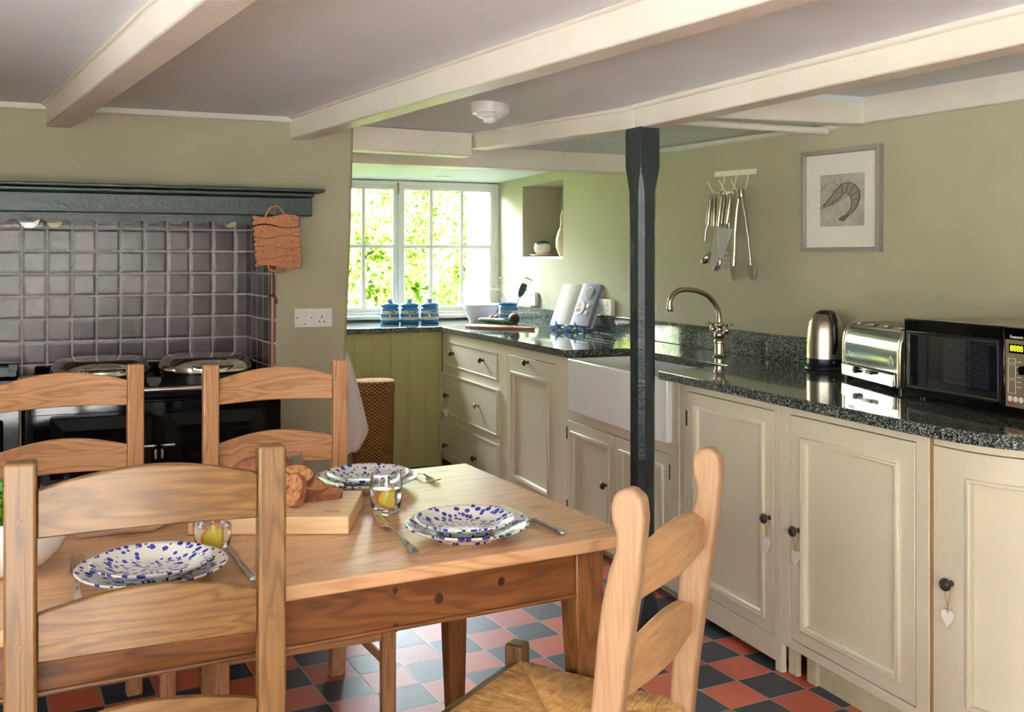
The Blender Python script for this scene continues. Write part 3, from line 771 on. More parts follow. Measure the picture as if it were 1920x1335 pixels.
# --- right hand cabinets
r, L = unit('cupboard', 'cream cupboard between the dark post and the stacked chair back, its knob hung with a heart on the right', wd3, wd4)
r['label'] = 'cream single-door cupboard just right of the sink and dark post'
cupA = r; wA = wd3
MB().box(0, L, .045, .6, .10, H1).build('carcass', M['cab'], r)
dx0, dx1 = wd3-w_on(1284, 2.10), wd3-w_on(1451, 2.10)
plate(r, 0.001, L-.001, .03, H1, dx0, dx1, .107, .872)
MB().box(dx1+.006, L-.001, .0, .021, .0, .0295).build('foot', M['cab'], r, bevel=.002)
wk1 = w_on(1433, 2.08); zk1 = z_at(972, 2.08, wk1)
door(r, dx0, dx1, .107, .872, side=.06, kn=(wA-wk1, zk1), hinge=dx0)
MB().box(0, dx1, .085, .10, 0, .10).build('plinth', M['plinth'], r)
r, L = unit('cupboard', 'wide cream single-door cupboard in the middle of the right-hand run, below the toaster', wd4, wd5)
cupB = r; wB = wd4
MB().box(0.002, L, .045, .6, .14, H1).build('carcass', M['cab'], r)
dx0, dx1 = wd4-w_on(1480.5, 2.10), wd4-w_on(1717, 2.10)
plate(r, 0.001, L, .10, H1, dx0, dx1, .13, .873)
wk2 = w_on(1484.5, 2.08); zk2 = z_at(995, 2.08, wk2)
door(r, dx0, dx1, .13, .873, side=.068, top=.075, kn=(wB-wk2+.008, zk2))
MB().box(L+.001, L+.006, .004, .5, .11, H1).build('bare_wood_edge', plain('bare_brown_wood', (140, 100, 60), .6), r)
MB().box(.10, L, .05, .066, 0, .10).build('plinth', M['plinth'], r)
m = MB().box(.0, .045, .028, .045, 0, .12); o = m.build('foot', M['plinth'], r, bevel=.002)
MB().box(.085, .13, .035, .052, 0, .12).build('foot', M['plinth'], r, bevel=.002)
# --- curved end cupboard
edge = [(2.112, 2.132), (2.112, 2.05), (2.125, 1.95), (2.17, 1.85), (2.25, 1.76), (2.36, 1.69), (2.50, 1.64), (2.68, 1.61), (2.9, 1.60)]
def smooth_path(P, n=6):
    out = []
    for i in range(len(P)-1):
        p0, p1, p2, p3 = [Vector(P[max(0, min(len(P)-1, k))]) for k in (i-1, i, i+1, i+2)]
        for j in range(n):
            t_ = j/n; out.append(.5*((2*p1)+(p2-p0)*t_+(2*p0-5*p1+4*p2-p3)*t_**2+(3*p1-p0-3*p2+p3)*t_**3))
    out.append(Vector(P[-1])); return out
cup = thing('curved_cupboard', 'cream curved-front cupboard at the far right end of the worktop', 'cabinet', VW(2.112, 2.13, 0), ROTW)
cupC = cup
path = [p - Vector((2.112, 2.13)) for p in smooth_path(edge)]
def curve_slab(path, d0, d1, z0, z1, i0=0, i1=None):
    path = path[i0:i1]; m = MB(); inn = []; out_ = []
    for i, p in enumerate(path):
        t_ = (path[min(i+1, len(path)-1)] - path[max(i-1, 0)]).normalized(); n_ = Vector((-t_.y, t_.x))  # into the body
        out_.append(p+n_*d0); inn.append(p+n_*d1)
    for i in range(len(path)-1):
        a, b, c, d = out_[i], out_[i+1], inn[i+1], inn[i]
        k = len(m.v)
    vs = []; 
    for q in (out_, inn):
        for z in (z0, z1): vs += [(p.x, p.y, z) for p in q]
    n = len(path); fs = []
    for i in range(n-1):
        fs += [(i, i+1, n+i+1, n+i), (2*n+i, 3*n+i, 3*n+i+1, 2*n+i+1), (i, 2*n+i, 2*n+i+1, i+1), (n+i, n+i+1, 3*n+i+1, 3*n+i)]
    fs += [(0, n, 3*n, 2*n), (n-1, 2*n+n-1, 3*n+n-1, n+n-1)]
    return m.add(vs, fs)
curve_slab(path, .022, .05, .0, H1).build('carcass', M['cab'], cup, angle=30)
N_ = len(path)
ia, ib = 3, 34
curve_slab(path, .0015, .02, .10, H1, 0, ia+1).build('stile', M['cab'], cup, angle=30)
curve_slab(path, .0015, .02, .8755, H1, ia, ib).build('rail', M['cab'], cup, angle=30)
curve_slab(path, 0, .02, .10, H1, ib-1, None).build('stile', M['cab'], cup, angle=30)
curve_slab(path, .07, .09, .0, .10).build('plinth', M['plinth'], cup, angle=30)
dr = MB(); jc = ia+7
d1_ = curve_slab(path, .0, .019, .12, .872, ia, jc+1); d2_ = curve_slab(path, .0, .019, .80, .872, jc, ib-6); d3_ = curve_slab(path, .0, .019, .12, .195, jc, ib-6); d4_ = curve_slab(path, .0, .019, .12, .872, ib-7, ib)
m = MB()
for q in (d1_, d2_, d3_, d4_): m.add(q.v, q.f)
dd = m.build('door', M['cab'], cup, angle=30)
bm = bmesh.new(); bm.from_mesh(dd.data); bmesh.ops.remove_doubles(bm, verts=bm.verts[:], dist=2e-4); bm.to_mesh(dd.data); bm.free()
curve_slab(path, .012, .02, .18, .81, jc-1, ib-5).build('panel', M['cab'], dd, angle=30)
mo = MB()
for z0, z1 in ((.792, .803), (.192, .203)): 
    q = curve_slab(path, -.008, .012, z0, z1, jc, ib-6); mo.add(q.v, q.f)
pj, pk = path[jc], path[ib-7]
q = curve_slab(path, -.008, .012, .192, .803, jc, jc+2)
q.v = [(x, y, z) for x, y, z in q.v]; 
t_ = (path[jc+1]-path[jc]).normalized()
def thin(i, s):
    a = path[i]; tt = (path[i+1]-path[i-1]).normalized(); nn = Vector((-tt.y, tt.x)); b = a+tt*.012*s
    P = [a-nn*.008, b-nn*.008, b+nn*.012, a+nn*.012]
    return [(p.x, p.y, .192) for p in P], [(p.x, p.y, .803) for p in P]
for i, s in ((jc, 1), (ib-7, -1)): mo.hexa(*thin(i, s))
mo.build('bead_moulding', M['cab'], dd, angle=60, bevel=.003)
vk, wk3 = 2.10, w_on(1777, 2.10); zk3 = z_at(1095, 2.10, wk3)
rk = MB().lathe([(r_, -z_) for r_, z_ in KNOB], 20, TR(.002, wk3-2.13, zk3, rx=pi/2, rz=-pi/2+.05)).build('knob', M['bronze'], dd, angle=50)

# --- hanging hearts
def heart(label, v, w, z, drop, rot=ROTR, size=.030):
    r = thing('hanging_heart', label, 'heart', VW(v, w, z), rot, 'wooden hearts hanging from the cabinet knobs')
    pts = []
    for i in range(40):
        a = 2*pi*i/40; x = 16*sin(a)**3; y = 13*cos(a)-5*cos(2*a)-2*cos(3*a)-cos(4*a); pts.append((x/17*size*.62, y/17*size-drop-size*.75))
    MB().prism(pts, -.003, .003, 'y').build('heart', M['heart'], r, bevel=.001)
    m = MB()
    m.tube([(-.006, 0, 0), (-.008, -.002, -drop*.3), (-.001, 0, -drop*.85), (0, 0, -drop-.004)], .0013, 6)
    m.tube([(.006, 0, 0), (.007, .001, -drop*.35), (.001, 0, -drop*.85), (0, 0, -drop-.004)], .0013, 6)
    m.tube([(-.007, 0, .0), (-.006, 0, .008), (0, 0, .011), (.006, 0, .008), (.007, 0, .0)], .0013, 6)
    m.build('string', M['string'], r); return r
heart('small white wooden heart hanging on the cupboard nearest the dark post', fv(wk1)-.012, wk1, zk1, .062)
heart('white wooden heart hanging on the middle cupboard under the toaster', fv(wk2)-.012, wk2-.008, zk2, .062, ROTR+.15)
heart('white wooden heart hanging on the curved end cupboard', 2.10, wk3, zk3, .068, ROTR+.3)
wk = w_on(839.5, 2.105); heart('white wooden heart hanging edge-on from the middle corner drawer', 2.097, wk, z_at(741, 2.105, wk), .085, ROTR+1.1, .036)
wk = w_on(892, 2.105); heart('heart on a string hanging from the lowest corner drawer', 2.095, wk, z_at(860, 2.105, wk), .085, ROTR+1.1, .036)

# --- green boarding under the window run
gp = thing('panelled_front', 'green painted boarding under the worktop behind the wicker basket', 'panel', VW(1.04, 6.40, 0), ROTW)
m = MB(); n = 9; bw = (2.125-1.04)/n; pl = []
for i in range(n):
    x = i*bw; pl += [(x, .004), (x+.004, 0), (x+bw-.006, 0), (x+bw-.002, .004)]
pl += [(n*bw, .02), (0, .02)]
m.prism(pl, 0, H1, 'z'); m.build('boarding', M['green'], gp, angle=20)

# ================================================================== worktops
def slab(path, z0, z1): return MB().prism(path, z0, z1, 'z')
ww = lambda px, py: at_zvw(px, py, WT)
C0 = (2.105, 6.36); SL = (2.11, 4.45); SLb = (2.446, 4.43); SR = (2.074, 3.495); SRb = (2.457, 3.549)
poly = [(1.0, 6.36), C0, SL, SLb, SRb, SR, (2.066, 2.70), (2.06, 2.25)]
end = smooth_path([(2.06, 2.25), (2.062, 2.10), (2.08, 1.96), (2.135, 1.83), (2.22, 1.73), (2.34, 1.65), (2.50, 1.60), (2.70, 1.57), (3.2, 1.56)], 5)
poly += [(p.x, p.y) for p in end[1:]]
poly += [(3.2, 2.0), (wall_v(3.0), 3.0), (wall_v(KW), KW), (2.83, 4.6), (2.83, 7.17), (1.04, 7.17)]
wtp = MB().prism(poly, WT-.036, WT, 'z')
wk_ = thing('granite_worktop', 'dark speckled polished granite worktop running round the corner from window to microwave', 'worktop', (0, 0, 0), ROTW)
# top with drainer grooves
wtp.build('slab', M['granite'], wk_, bevel=.004, seg=2)
up = [(wall_v(w)-.022, w) for w in (7.16, 4.6, KW, 3.0, 1.57)] + [(wall_v(w), w) for w in (1.57, 3.0, KW, 4.6, 7.16)]
MB().prism(up, WT, WT+.112, 'z').build('upstand', M['granite'], wk_, bevel=.003)
for i in range(6):
    vv = 2.20 + i*.075
    MB().box(vv-.002, vv+.002, 4.52+(.03 if i%2 else 0), 5.15, WT-.001, WT+.0006).build('drainer_groove', plain('polished_groove', (170, 178, 182), .08) if i == 0 else bpy.data.materials['polished_groove'], wk_)

# ================================================================== things on the worktop
def canister(px, name, label, body, k):
    w = 6.80 - .02*k; v = v_on(px, w)
    r = thing('canister', label, 'canister', VW(v, w, WT), ROTW + .08, 'blue banded storage canisters')
    MB().lathe([(0, 0), (.060, 0), (.064, .003), (.0655, .01), (.0655, .098), (.062, .106), (.057, .111), (.058, .115), (.064, .122), (.064, .127), (0, .127)], 40).build('jar', M['corn'], r, angle=50)
    MB().lathe([(0, .1275), (.066, .1275), (.068, .131), (.062, .137), (.045, .146), (.022, .151), (.014, .153), (.013, .158), (.022, .164), (.023, .170), (.016, .176), (0, .178)], 36).build('lid', M['blue'], r, angle=50)
    MB().lathe([(.0135, .1545), (.0236, .162), (.0246, .170), (.017, .1775), (0, .1795)], 24).build('lid_knob', M['creamg'], r, angle=50)
    tm = text_mb(body, .021, .0004, bold=.0007); R = .0658
    tm.v = [(R*sin(x/R)*1.0+ (z)*sin(x/R), -(R+z)*cos(x/R), y+.080) for x, y, z in tm.v]
    tm.build('lettering', M['ink'], r, smooth=False); return r
canister(731, 'canister', 'blue and cream banded canister lettered TEA, leftmost on the window run', 'TEA', 0)
canister(768, 'canister', 'blue and cream banded canister lettered SUGAR, middle of the three', 'SUGAR', 1)
canister(805.5, 'canister', 'blue and cream banded canister lettered COFFEE, right of the sugar', 'COFFEE', 2)
w = 6.72; v = v_on(901, w)
r = thing('mixing_bowl', 'wide white ceramic bowl with flared rim in the window corner', 'bowl', VW(v, w, WT), 0)
MB().lathe([(0, .004), (.07, .004), (.074, 0), (.082, 0), (.084, .012), (.088, .02), (.112, .06), (.128, .104), (.134, .116), (.158, .124), (.160, .129), (.156, .131), (.132, .125), (.122, .105), (.104, .06), (.07, .026), (0, .022)], 56).build('bowl', M['white'], r, angle=60)
w = 6.40; v = v_on(953, w); jv, jw = v, w
r = thing('utensil_jar', 'blue and cream banded jar lettered UTENSILS holding kitchen tools', 'jar', VW(v, w, WT), ROTW - .62)
MB().lathe([(0, 0), (.062, 0), (.066, .003), (.068, .01), (.068, .118), (.064, .128), (.060, .132), (.062, .138), (.070, .144), (.070, .148), (.064, .149), (.058, .138), (.058, .02), (0, .018)], 40).build('jar', M['corn2'], r, angle=50)
tm = text_mb('UTENSILS', .020, .0004, bold=.0007); R = .0684
tm.v = [((R+z)*sin(x/R), -(R+z)*cos(x/R), y+.086) for x, y, z in tm.v]; tm.build('lettering', M['ink'], r, smooth=False)
jl = VW(jv, jw, WT)
def along(px, py, v_, w_): return VW(v_, w_, z_at(py, v_, w_)) 
# whisk
top = VW(v_on(940, jw), jw+.0, z_at(522, jv, jw)); top = VW(v_on(937, jw-.02), jw-.02, z_at(520, jv, jw))
r = thing('balloon_whisk', 'wire balloon whisk standing in the utensil jar, leaning left', 'whisk', jl + Vector((0, 0, .022)))
base = Vector((.01, 0, 0)); mid = Vector((-.012, 0, .135)); 
tip = top - r.location; ax = (tip-mid).normalized(); sx_ = Vector((1, 0, 0)); sx_ = (sx_-ax*sx_.dot(ax)).normalized(); sy_ = ax.cross(sx_)
MB().tube([base, mid], .006, 10).build('handle', M['steel'], r)
m = MB()
for i in range(5):
    a = pi*i/5; dd_ = sx_*cos(a)+sy_*sin(a); L_ = (tip-mid).length; P = []
    for k in range(17):
        u_ = k/16*2-1; P.append(mid + ax*(L_*(1-u_*u_)**.75) + dd_*(.034*math.copysign(abs(sin(pi*u_))**.8, u_) if abs(u_) < 1 else 0))
    m.tube(P, .0009, 5)
m.build('wires', M['chrome'], r)
# second wire tool : masher grid seen beside the whisk
r = thing('wire_skimmer', 'flat wire masher leaning left over the rim of the utensil jar', 'masher', jl + Vector((-.015, 0, .022)))
h = VW(v_on(925, jw), jw-.02, z_at(536, jv, jw)) - r.location
MB().tube([(0, 0, 0), (-.025, 0, .12), h*.85], .0025, 8).build('handle', M['chrome'], r)
m = MB(); q0 = h*.85
for i in range(6): m.tube([q0+Vector((-.035+i*.014, -.012, .005-i*.001)), q0+Vector((-.028+i*.014, .03, .03))], .0014, 5)
m.tube([q0+Vector((-.037, -.012, .005)), q0+Vector((.037, -.012, .0))], .002, 6); m.tube([q0+Vector((-.03, .03, .03)), q0+Vector((.044, .03, .025))], .002, 6)
m.build('grid', M['chrome'], r)
# spatulas
def flat_tool(name, label, cat, foot, tip, wdt, mat, slots=False, hmat='blackp', leng=.075):
    r = thing(name, label, cat, foot); tp = tip-foot; ax = tp.normalized(); side = ax.cross(Vector((.2, 1, 0))).normalized(); nn = side.cross(ax)
    q = tp - ax*leng
    MB().tube([Vector((0, 0, 0)), q*.7, q], [.006, .005, .003], 8).build('handle', M[hmat], r)
    m = MB(); P = []
    for a, b in ((0, .25), (.15, .7), (.4, 1), (.8, 1), (1, .75)): P.append((a, b))
    def quad(x0, x1, t0, t1):
        a = [q+ax*leng*t0+side*x0, q+ax*leng*t0+side*x1, q+ax*leng*t1+side*x1, q+ax*leng*t1+side*x0]
        m.hexa([p-nn*.001 for p in a], [p+nn*.001 for p in a])
    if slots:
        for i in range(6): x = -wdt+wdt*2*i/5; quad(x-.0016, x+.0016, .1, .95)
        quad(-wdt, wdt, 0, .14); quad(-wdt, wdt, .88, 1)
    else:
        out = [q+side*(-wdt*b)+ax*leng*a for a, b in P] + [q+side*(wdt*b)+ax*leng*a for a, b in P[::-1]]
        m.hexa([p-nn*.003 for p in out], [p+nn*.003 for p in out])
    m.build('head', M[mat], r); return r
f0 = jl + Vector((.0, .01, .022))
flat_tool('slotted_turner', 'slotted steel turner leaning right in the utensil jar', 'turner', f0+Vector((-.01, .02, 0)), VW(v_on(992, jw+.03), jw+.03, z_at(522, jv, jw)), .026, 'chrome', True, 'steel', .09)
flat_tool('silicone_spatula', 'dark green silicone spatula leaning right in the utensil jar', 'spatula', f0+Vector((.01, -.012, 0)), VW(v_on(984, jw-.05), jw-.05, z_at(532, jv, jw)), .022, 'silic', False, 'steel', .10)

# chopping board and vegetables
a, b = Vector(at_z(876, 613, WT)), Vector(at_z(998, 619, WT)); dv = (b-a); L = dv.length; ang = atan2(dv.y, dv.x)
r = thing('chopping_board', 'reddish wooden paddle chopping board by the window corner', 'chopping board', (a.x, a.y, WT+.001), ang)
up_ = [(0, 0), (.02, .06), (.10, .10), (.22, .115), (.32, .10), (.36, .06), (.39, .035), (.46, .03), (L, .028), (L+.012, 0)]
path = [(p.x, p.y) for p in smooth_path(up_, 4)]; lo = [(x, -y*.8) for x, y in path[::-1]]
MB().prism(path + lo[1:-1], 0, .017, 'z').build('board', M['acacia'], r, bevel=.005, seg=3)
zb = WT+.019
a, b = Vector(at_z(897, 603, WT+.03)), Vector(at_z(946, 606, WT+.03)); d = b-a
r = thing('cucumber', 'dark green cut cucumber lying on the chopping board', 'cucumber', (a.x, a.y, zb), atan2(d.y, d.x))
m = MB(); Lc = d.length
m.tube([(0, 0, .020), (.012, 0, .020), (.04, 0, .021), (Lc*.5, .004, .021), (Lc, 0, .021)], [.008, .016, .020, .021, .021], 20)
m.build('skin', M['cucsk'], r, angle=60); MB().tube([(Lc+.0003, 0, .021), (Lc+.001, 0, .021)], .019, 20).build('cut_face', M['cucin'], r)
dn = d.normalized()
for i in range(4):
    p = b + dn*(.012+.016*i)
    r = thing('cucumber_slice', ['cucumber slice leaning directly against the cut cucumber', 'second cucumber slice from the cut end', 'third cucumber slice from the cut end', 'front cucumber slice lying nearest the board handle'][i], 'cucumber slice', (p.x, p.y-.004*i, zb+.0215-.0012*i), 0, 'cucumber slices on the chopping board', rot=(0, radians(90-18-10*i), atan2(d.y, d.x)))
    MB().lathe([(0, -.003), (.0190, -.003), (.0190, .003), (0, .003)], 24).build('flesh', M['cucin'], r); MB().lathe([(.0191, -.0031), (.0212, -.0031), (.0212, .0031), (.0191, .0031)], 24).build('rind', M['cucsk'], r)
for px, py, lab in ((921.5, 600, 'small red tomato behind the cucumber, left one'), (931.5, 599, 'small red tomato behind the cucumber, right one')):
    X, Y = at_z(px, py, WT+.035); r = thing('cherry_tomato', lab, 'tomato', (X, Y+.035, zb), 0, 'tomatoes on the chopping board')
    MB().sphere((0, 0, .0225), .023).build('tomato', M['redtom'], r); MB().lathe([(0, .044), (.007, .045), (.002, .046), (0, .048)], 6).build('stalk', M['cucsk'], r)
X, Y = at_z(957.5, 605, WT+.04)
r = thing('avocado', 'dark rough-skinned avocado on the chopping board in front of the utensil jar', 'avocado', (X+.022, Y+.13, zb), 0)
MB().sphere((0, 0, .036), .037, .037, .037, 24, 16, fn=lambda d: 1+.12*max(0, d.z)).build('skin', M['avo'], r)

# cookbook on a blue stand
X, Y = at_z(1066, 622, WT); bv, bw_ = vw_of(X, Y)
st_ = thing('cookbook_stand', 'blue metal whale-shaped cookbook stand on the worktop', 'book stand', (X, Y, WT), ROTR + .22)
# local x toward camera/right, y into wall
m = MB(); pts = []
for i in range(41):
    x = -.16 + .32*i/40; pts.append((x, .034 + .010*cos(x*50)*(1 if abs(x) < .13 else .3)))
low = []
for i in range(41):
    x = .16 - .32*i/40; low.append((x, .0 + .020*abs(sin((x+.16)/.16*pi))**.8))
m.prism(pts+low, -.012, .004, 'y'); m.build('front_bar', M['bluedk'], st_, bevel=.003)
for s in (-.10, .09): MB().tube([(s, -.012, .03), (s+.003, -.024, .052), (s+.006, -.03, .066)], [.007, .005, .002], 8).build('prong', M['bluedk'], st_)
for s in (-.11, .0, .11): MB().tube([(s, -.03, .005), (s, .0, .018), (s*.6, .09, .008), (s*.6, .12, .005)], .006, 8).build('foot', M['bluedk'], st_)
lean = .40
br_ = MB().prism([(-.10, .035), (.10, .035), (.06, .20), (-.06, .20)], .018, .023, 'y', TR(rx=0)).build('back_rest', M['bluedk'], st_)
br_.data.transform(Matrix.Translation((0, .0, .0)) @ Matrix.Translation((0, .036, .035)) @ Matrix.Rotation(-lean, 4, 'X') @ Matrix.Translation((0, -.02, -.035)))
bk = thing('cookbook', 'open cookbook with a text page and a food photograph page on the blue stand', 'book', (X, Y, WT), ROTR + .22)
LB = Matrix.Translation((0, .005, .036)) @ Matrix.Rotation(-lean, 4, 'X')
def page(x0, x1, bul, y0, z0=0, z1=.275, n=14):
    g = []
    for i in range(n+1):
        t_ = i/n; x = x0+(x1-x0)*t_; y = y0 - bul*sin(pi*min(1, t_*1.15))**.7 if t_ < .87 else y0 - bul*sin(pi*.999)**.7
        y = y0 - bul*(sin(pi*t_)**.6 if 0 < t_ < 1 else 0)*(1-.3*t_)
        g.append([LB @ Vector((x, y, z0)), LB @ Vector((x, y, z1))])
    return g
paper = plain('paper', (236, 232, 224), .7)
t = NT('text_page'); s3 = t.new('ShaderNodeSeparateXYZ'); t.link(t.coord(), s3.inputs[0])
ln = t.math('LESS_THAN', t.math('FLOORED_MODULO', s3.outputs[2], .0078), .003)
nz_ = t.math('GREATER_THAN', t.noise(t.coord((400, 40, 130)), 1, 1), .42)
inx = t.math('MULTIPLY', t.math('GREATER_THAN', s3.outputs[0], -.17), t.math('LESS_THAN', s3.outputs[0], -.03))
t.set(col=t.mix(t.math('MULTIPLY', t.math('MULTIPLY', ln, nz_), t.math('MULTIPLY', inx, .45)), lin((238, 234, 228)), lin((150, 110, 90))), rough=.7); M['textpage'] = t.m
MB().surf([[LB @ Vector((-.205, .012, -.002)), LB @ Vector((-.205, .012, .279))], [LB @ Vector((.215, .012, -.002)), LB @ Vector((.215, .012, .279))]], thick=.004).build('cover', plain('pale_blue_cover', (176, 204, 206), .5), bk)
MB().surf([[tuple(LB @ Vector((x, y, z))) for z in (0, .275)] for x, y in ((.005, .009), (.20, .009))], thick=-.004).build('cover_lining', paper, bk)
# page blocks as wedges
def block(x0, x1, th, name, mat, bul):
    m = MB(); n = 14; vs = []; fs = []
    for z in (0, .275):
        for side in (0, 1):
            for i in range(n+1):
                t_ = i/n; x = x0+(x1-x0)*t_
                y = .010 if side == 0 else .010 - th*(min(1, t_*5)**.5) - bul*(sin(pi*min(1, t_*1.0))**.8)
                vs.append(LB @ Vector((x, y, z)))
    a = n+1
    for i in range(n): fs += [(i, i+1, a+i+1, a+i), (2*a+i, 3*a+i, 3*a+i+1, 2*a+i+1), (i, 2*a+i, 2*a+i+1, i+1), (a+i, a+i+1, 3*a+i+1, 3*a+i)]
    fs += [(0, a, 3*a, 2*a), (n, 2*a+n, 3*a+n, a+n)]
    return m.add(vs, fs).build(name, mat, bk, angle=40)
block(.0, -.195, .012, 'left_pages', M['textpage'], .010)
block(.0, .20, .030, 'right_pages', plain('photo_page', (138, 140, 154), .45), .006)
def disc_on(x, z, r0, mat, name, h=.0402, th=.0006):
    mm = LB @ Matrix.Translation((x, .010-h, z)) @ Matrix.Rotation(pi/2, 4, 'X')
    return MB().lathe([(0, 0), (r0, 0), (r0, th), (0, th)], 28, mm).build(name, mat, bk)
dk = plain('printed_dark', (70, 66, 58), .5); pw_ = plain('printed_cream', (226, 222, 210), .5); ol = plain('printed_olive', (124, 120, 66), .5); og = plain('printed_orange', (206, 140, 90), .5)
disc_on(.125, .215, .036, pw_, 'printed_bowl', .0385); disc_on(.125, .215, .031, dk, 'printed_rim', .0391); disc_on(.125, .215, .025, ol, 'printed_soup', .0397)
disc_on(.078, .115, .046, pw_, 'printed_plate', .0375); disc_on(.072, .13, .014, og, 'printed_food', .0383); disc_on(.082, .10, .012, ol, 'printed_food', .0383); disc_on(.062, .095, .009, dk, 'printed_food', .0383)
disc_on(.15, .13, .014, pw_, 'printed_garlic', .0385); disc_on(.15, .085, .015, og, 'printed_onion', .0385)

# bridge mixer tap
tv, tw = at_zvw(1349, 668, WT)
tp = thing('mixer_tap', 'tall swan-neck bridge mixer tap with crosshead handles behind the sink', 'tap', VW(tv, tw, WT), ROTW)
MB().lathe([(0, 0), (.030, 0), (.032, .004), (.028, .008), (.022, .012), (.021, .06), (.026, .064), (.026, .074), (.021, .08), (.0, .08)], 28).build('base', M['nickel'], tp, angle=50)
MB().lathe([(0, .08), (.016, .08), (.024, .092), (.026, .102), (.02, .114), (.013, .12), (.013, .135), (.018, .14), (.018, .15), (.012, .156), (0, .156)], 28).build('body', M['nickel'], tp, angle=50)
R = .145; P = [(0, 0, .15), (0, 0, .18)]
zc = .185; ex = v_on(1257, tw) - tv
for i in range(15):
    a = pi*i/14*.93; P.append((ex/2 + (-ex/2)*cos(a), 0, zc + .115*sin(a)**.9))
P.append((ex+.002, 0, .21)); 
spt = [Vector(p) for p in P]
MB().tube(smooth_path([(0, 0, .15), (-.002, 0, .19), (-.012, 0, .222), (-.035, 0, .256), (-.07, 0, .285), (-.115, 0, .302), (-.165, 0, .310), (-.21, 0, .308), (-.243, 0, .292), (-.262, 0, .266), (-.266, 0, .238)], 4), .0118, 14).build('spout', M['nickel'], tp, angle=60)
MB().lathe([(0, .212), (.012, .212), (.015, .216), (.015, .228), (.013, .236), (.013, .242), (0, .242)], 20, TR(-.266, 0, 0)).build('nozzle', M['nickel'], tp, angle=50)
for s in (-1, 1):
    h_ = MB().tube([(0, s*.012, .105), (0, s*.05, .112), (0, s*.056, .12)], [.009, .009, .011], 12).build('valve_arm', M['nickel'], tp, angle=50)
    MB().lathe([(0, .118), (.012, .118), (.014, .126), (.009, .134), (.006, .142), (.010, .146), (.010, .156), (0, .158)], 16, TR(0, s*.056, 0)).build('valve', M['nickel'], h_, angle=50)
    m = MB()
    m.tube([(-.026, s*.056, .151), (.026, s*.056, .151)], .0045, 8); m.tube([(0, s*.056-.026, .151), (0, s*.056+.026, .151)], .0045, 8)
    for dx_, dy_ in ((-.028, 0), (.028, 0), (0, -.028), (0, .028)): m.sphere((dx_, s*.056+dy_, .151), .0065, n=10, m=8)
    m.build('crosshead', M['nickel'], h_)

# kettle
kv_, kw_ = 2.70, 3.24
kX, kY = at_z(1548, 692, WT); kv_, kw_ = vw_of(kX, kY)
kt = thing('electric_kettle', 'brushed steel cordless kettle with black lid beside the toaster', 'kettle', VW(kv_, kw_, WT), ROTR)
MB().lathe([(0, 0), (.080, 0), (.084, .004), (.082, .012), (.076, .018), (0, .018)], 40).build('power_base', M['blackp'], kt, angle=50)
MB().lathe([(0, .019), (.074, .019), (.076, .024), (.0755, .046), (0, .046)], 40).build('collar', M['blackp'], kt, angle=50)
MB().lathe([(0, .0465), (.0755, .0465), (.0755, .09), (.0735, .13), (.070, .165), (.064, .192), (.055, .211), (.046, .222), (.040, .226), (0, .226)], 48).build('body', M['steel'], kt, angle=50)
MB().lathe([(0, .226), (.042, .2262), (.036, .234), (.024, .240), (.0, .2425)], 36).build('lid', M['blackp'], kt, angle=50)
hx, hy = .96, -.27; hn = Vector((hx, hy, 0)).normalized()
def H(rr, z): return hn*rr + Vector((0, 0, z))
MB().tube([H(.044, .224), H(.070, .222), H(.083, .205), H(.088, .17), H(.088, .12), H(.084, .085), H(.076, .07)], [.010, .012, .013, .0125, .012, .011, .009], 12, flat=.8).build('handle', M['blackp'], kt, angle=60)
MB().hexa([(-.016, .062, .165), (.016, .062, .165), (.014, .066, .20), (-.014, .066, .20)], [(-.008, .098, .212), (.008, .098, .212), (.010, .090, .222), (-.010, .090, .222)], TR(rz=radians(74))).build('spout', M['steel'], kt, bevel=.003)
MB().sphere(H(.0765, .034), .003).build('power_light', M['plastic'], kt)

# toaster
A_ = Vector(at_z(1580, 708, WT)); B_ = Vector(at_z(1688, 737, WT)); d = B_-A_; TL = d.length
tt = thing('toaster', 'polished chrome four-slot toaster between kettle and microwave', 'toaster', (A_.x, A_.y, WT), atan2(d.y, d.x))
prof = [(0, .014), (0, .135), (.004, .165), (.016, .190), (.036, .206), (.06, .211), (.15, .211), (.174, .206), (.194, .190), (.206, .165), (.21, .135), (.21, .014)]
MB().prism([(y, z) for y, z in prof], .022, TL-.022, 'x').build('body', M['toastchrome'], tt, angle=30)
for x0 in (0, TL-.022):
    MB().prism([(y-.004 if y < .1 else y+.004, z+(.004 if z > .1 else 0)) for y, z in prof], x0, x0+.022, 'x').build('end_casting', M['steel'], tt, bevel=.006, angle=30)
MB().prism([(-.002, .014), (-.014, .016), (-.016, .058), (-.001, .064)], .022, TL-.022, 'x').build('control_strip', M['toastchrome'], tt, bevel=.002)
MB().lathe([(0, 0), (.011, 0), (.013, .006), (.012, .016), (0, .018)], 20, TR(TL*.36, -.015, .048, rx=pi/2)).build('timer_knob', M['blackp'], tt)
MB().tube([(TL*.36, -.018, .05), (TL*.60, -.02, .052)], .003, 8).build('lever', M['steel'], tt)
MB().box(TL*.56, TL*.66, -.032, -.016, .044, .058).build('lever_grip', M['blackp'], tt, bevel=.004)
for i in range(4):
    x = .065 + (TL-.13)*i/3
    MB().box(x-.013, x+.013, .035, .175, .2095, .2125).build('slot_rim', M['steel'], tt, bevel=.001); MB().box(x-.009, x+.009, .04, .17, .2127, .2132).build('slot', M['dark'], tt)
for x, y in ((.012, .01), (TL-.012, .01), (.012, .2), (TL-.012, .2)): MB().lathe([(0, 0), (.007, 0), (.007, .016), (0, .016)], 12, TR(x, y, 0)).build('foot', M['blackp'], tt)
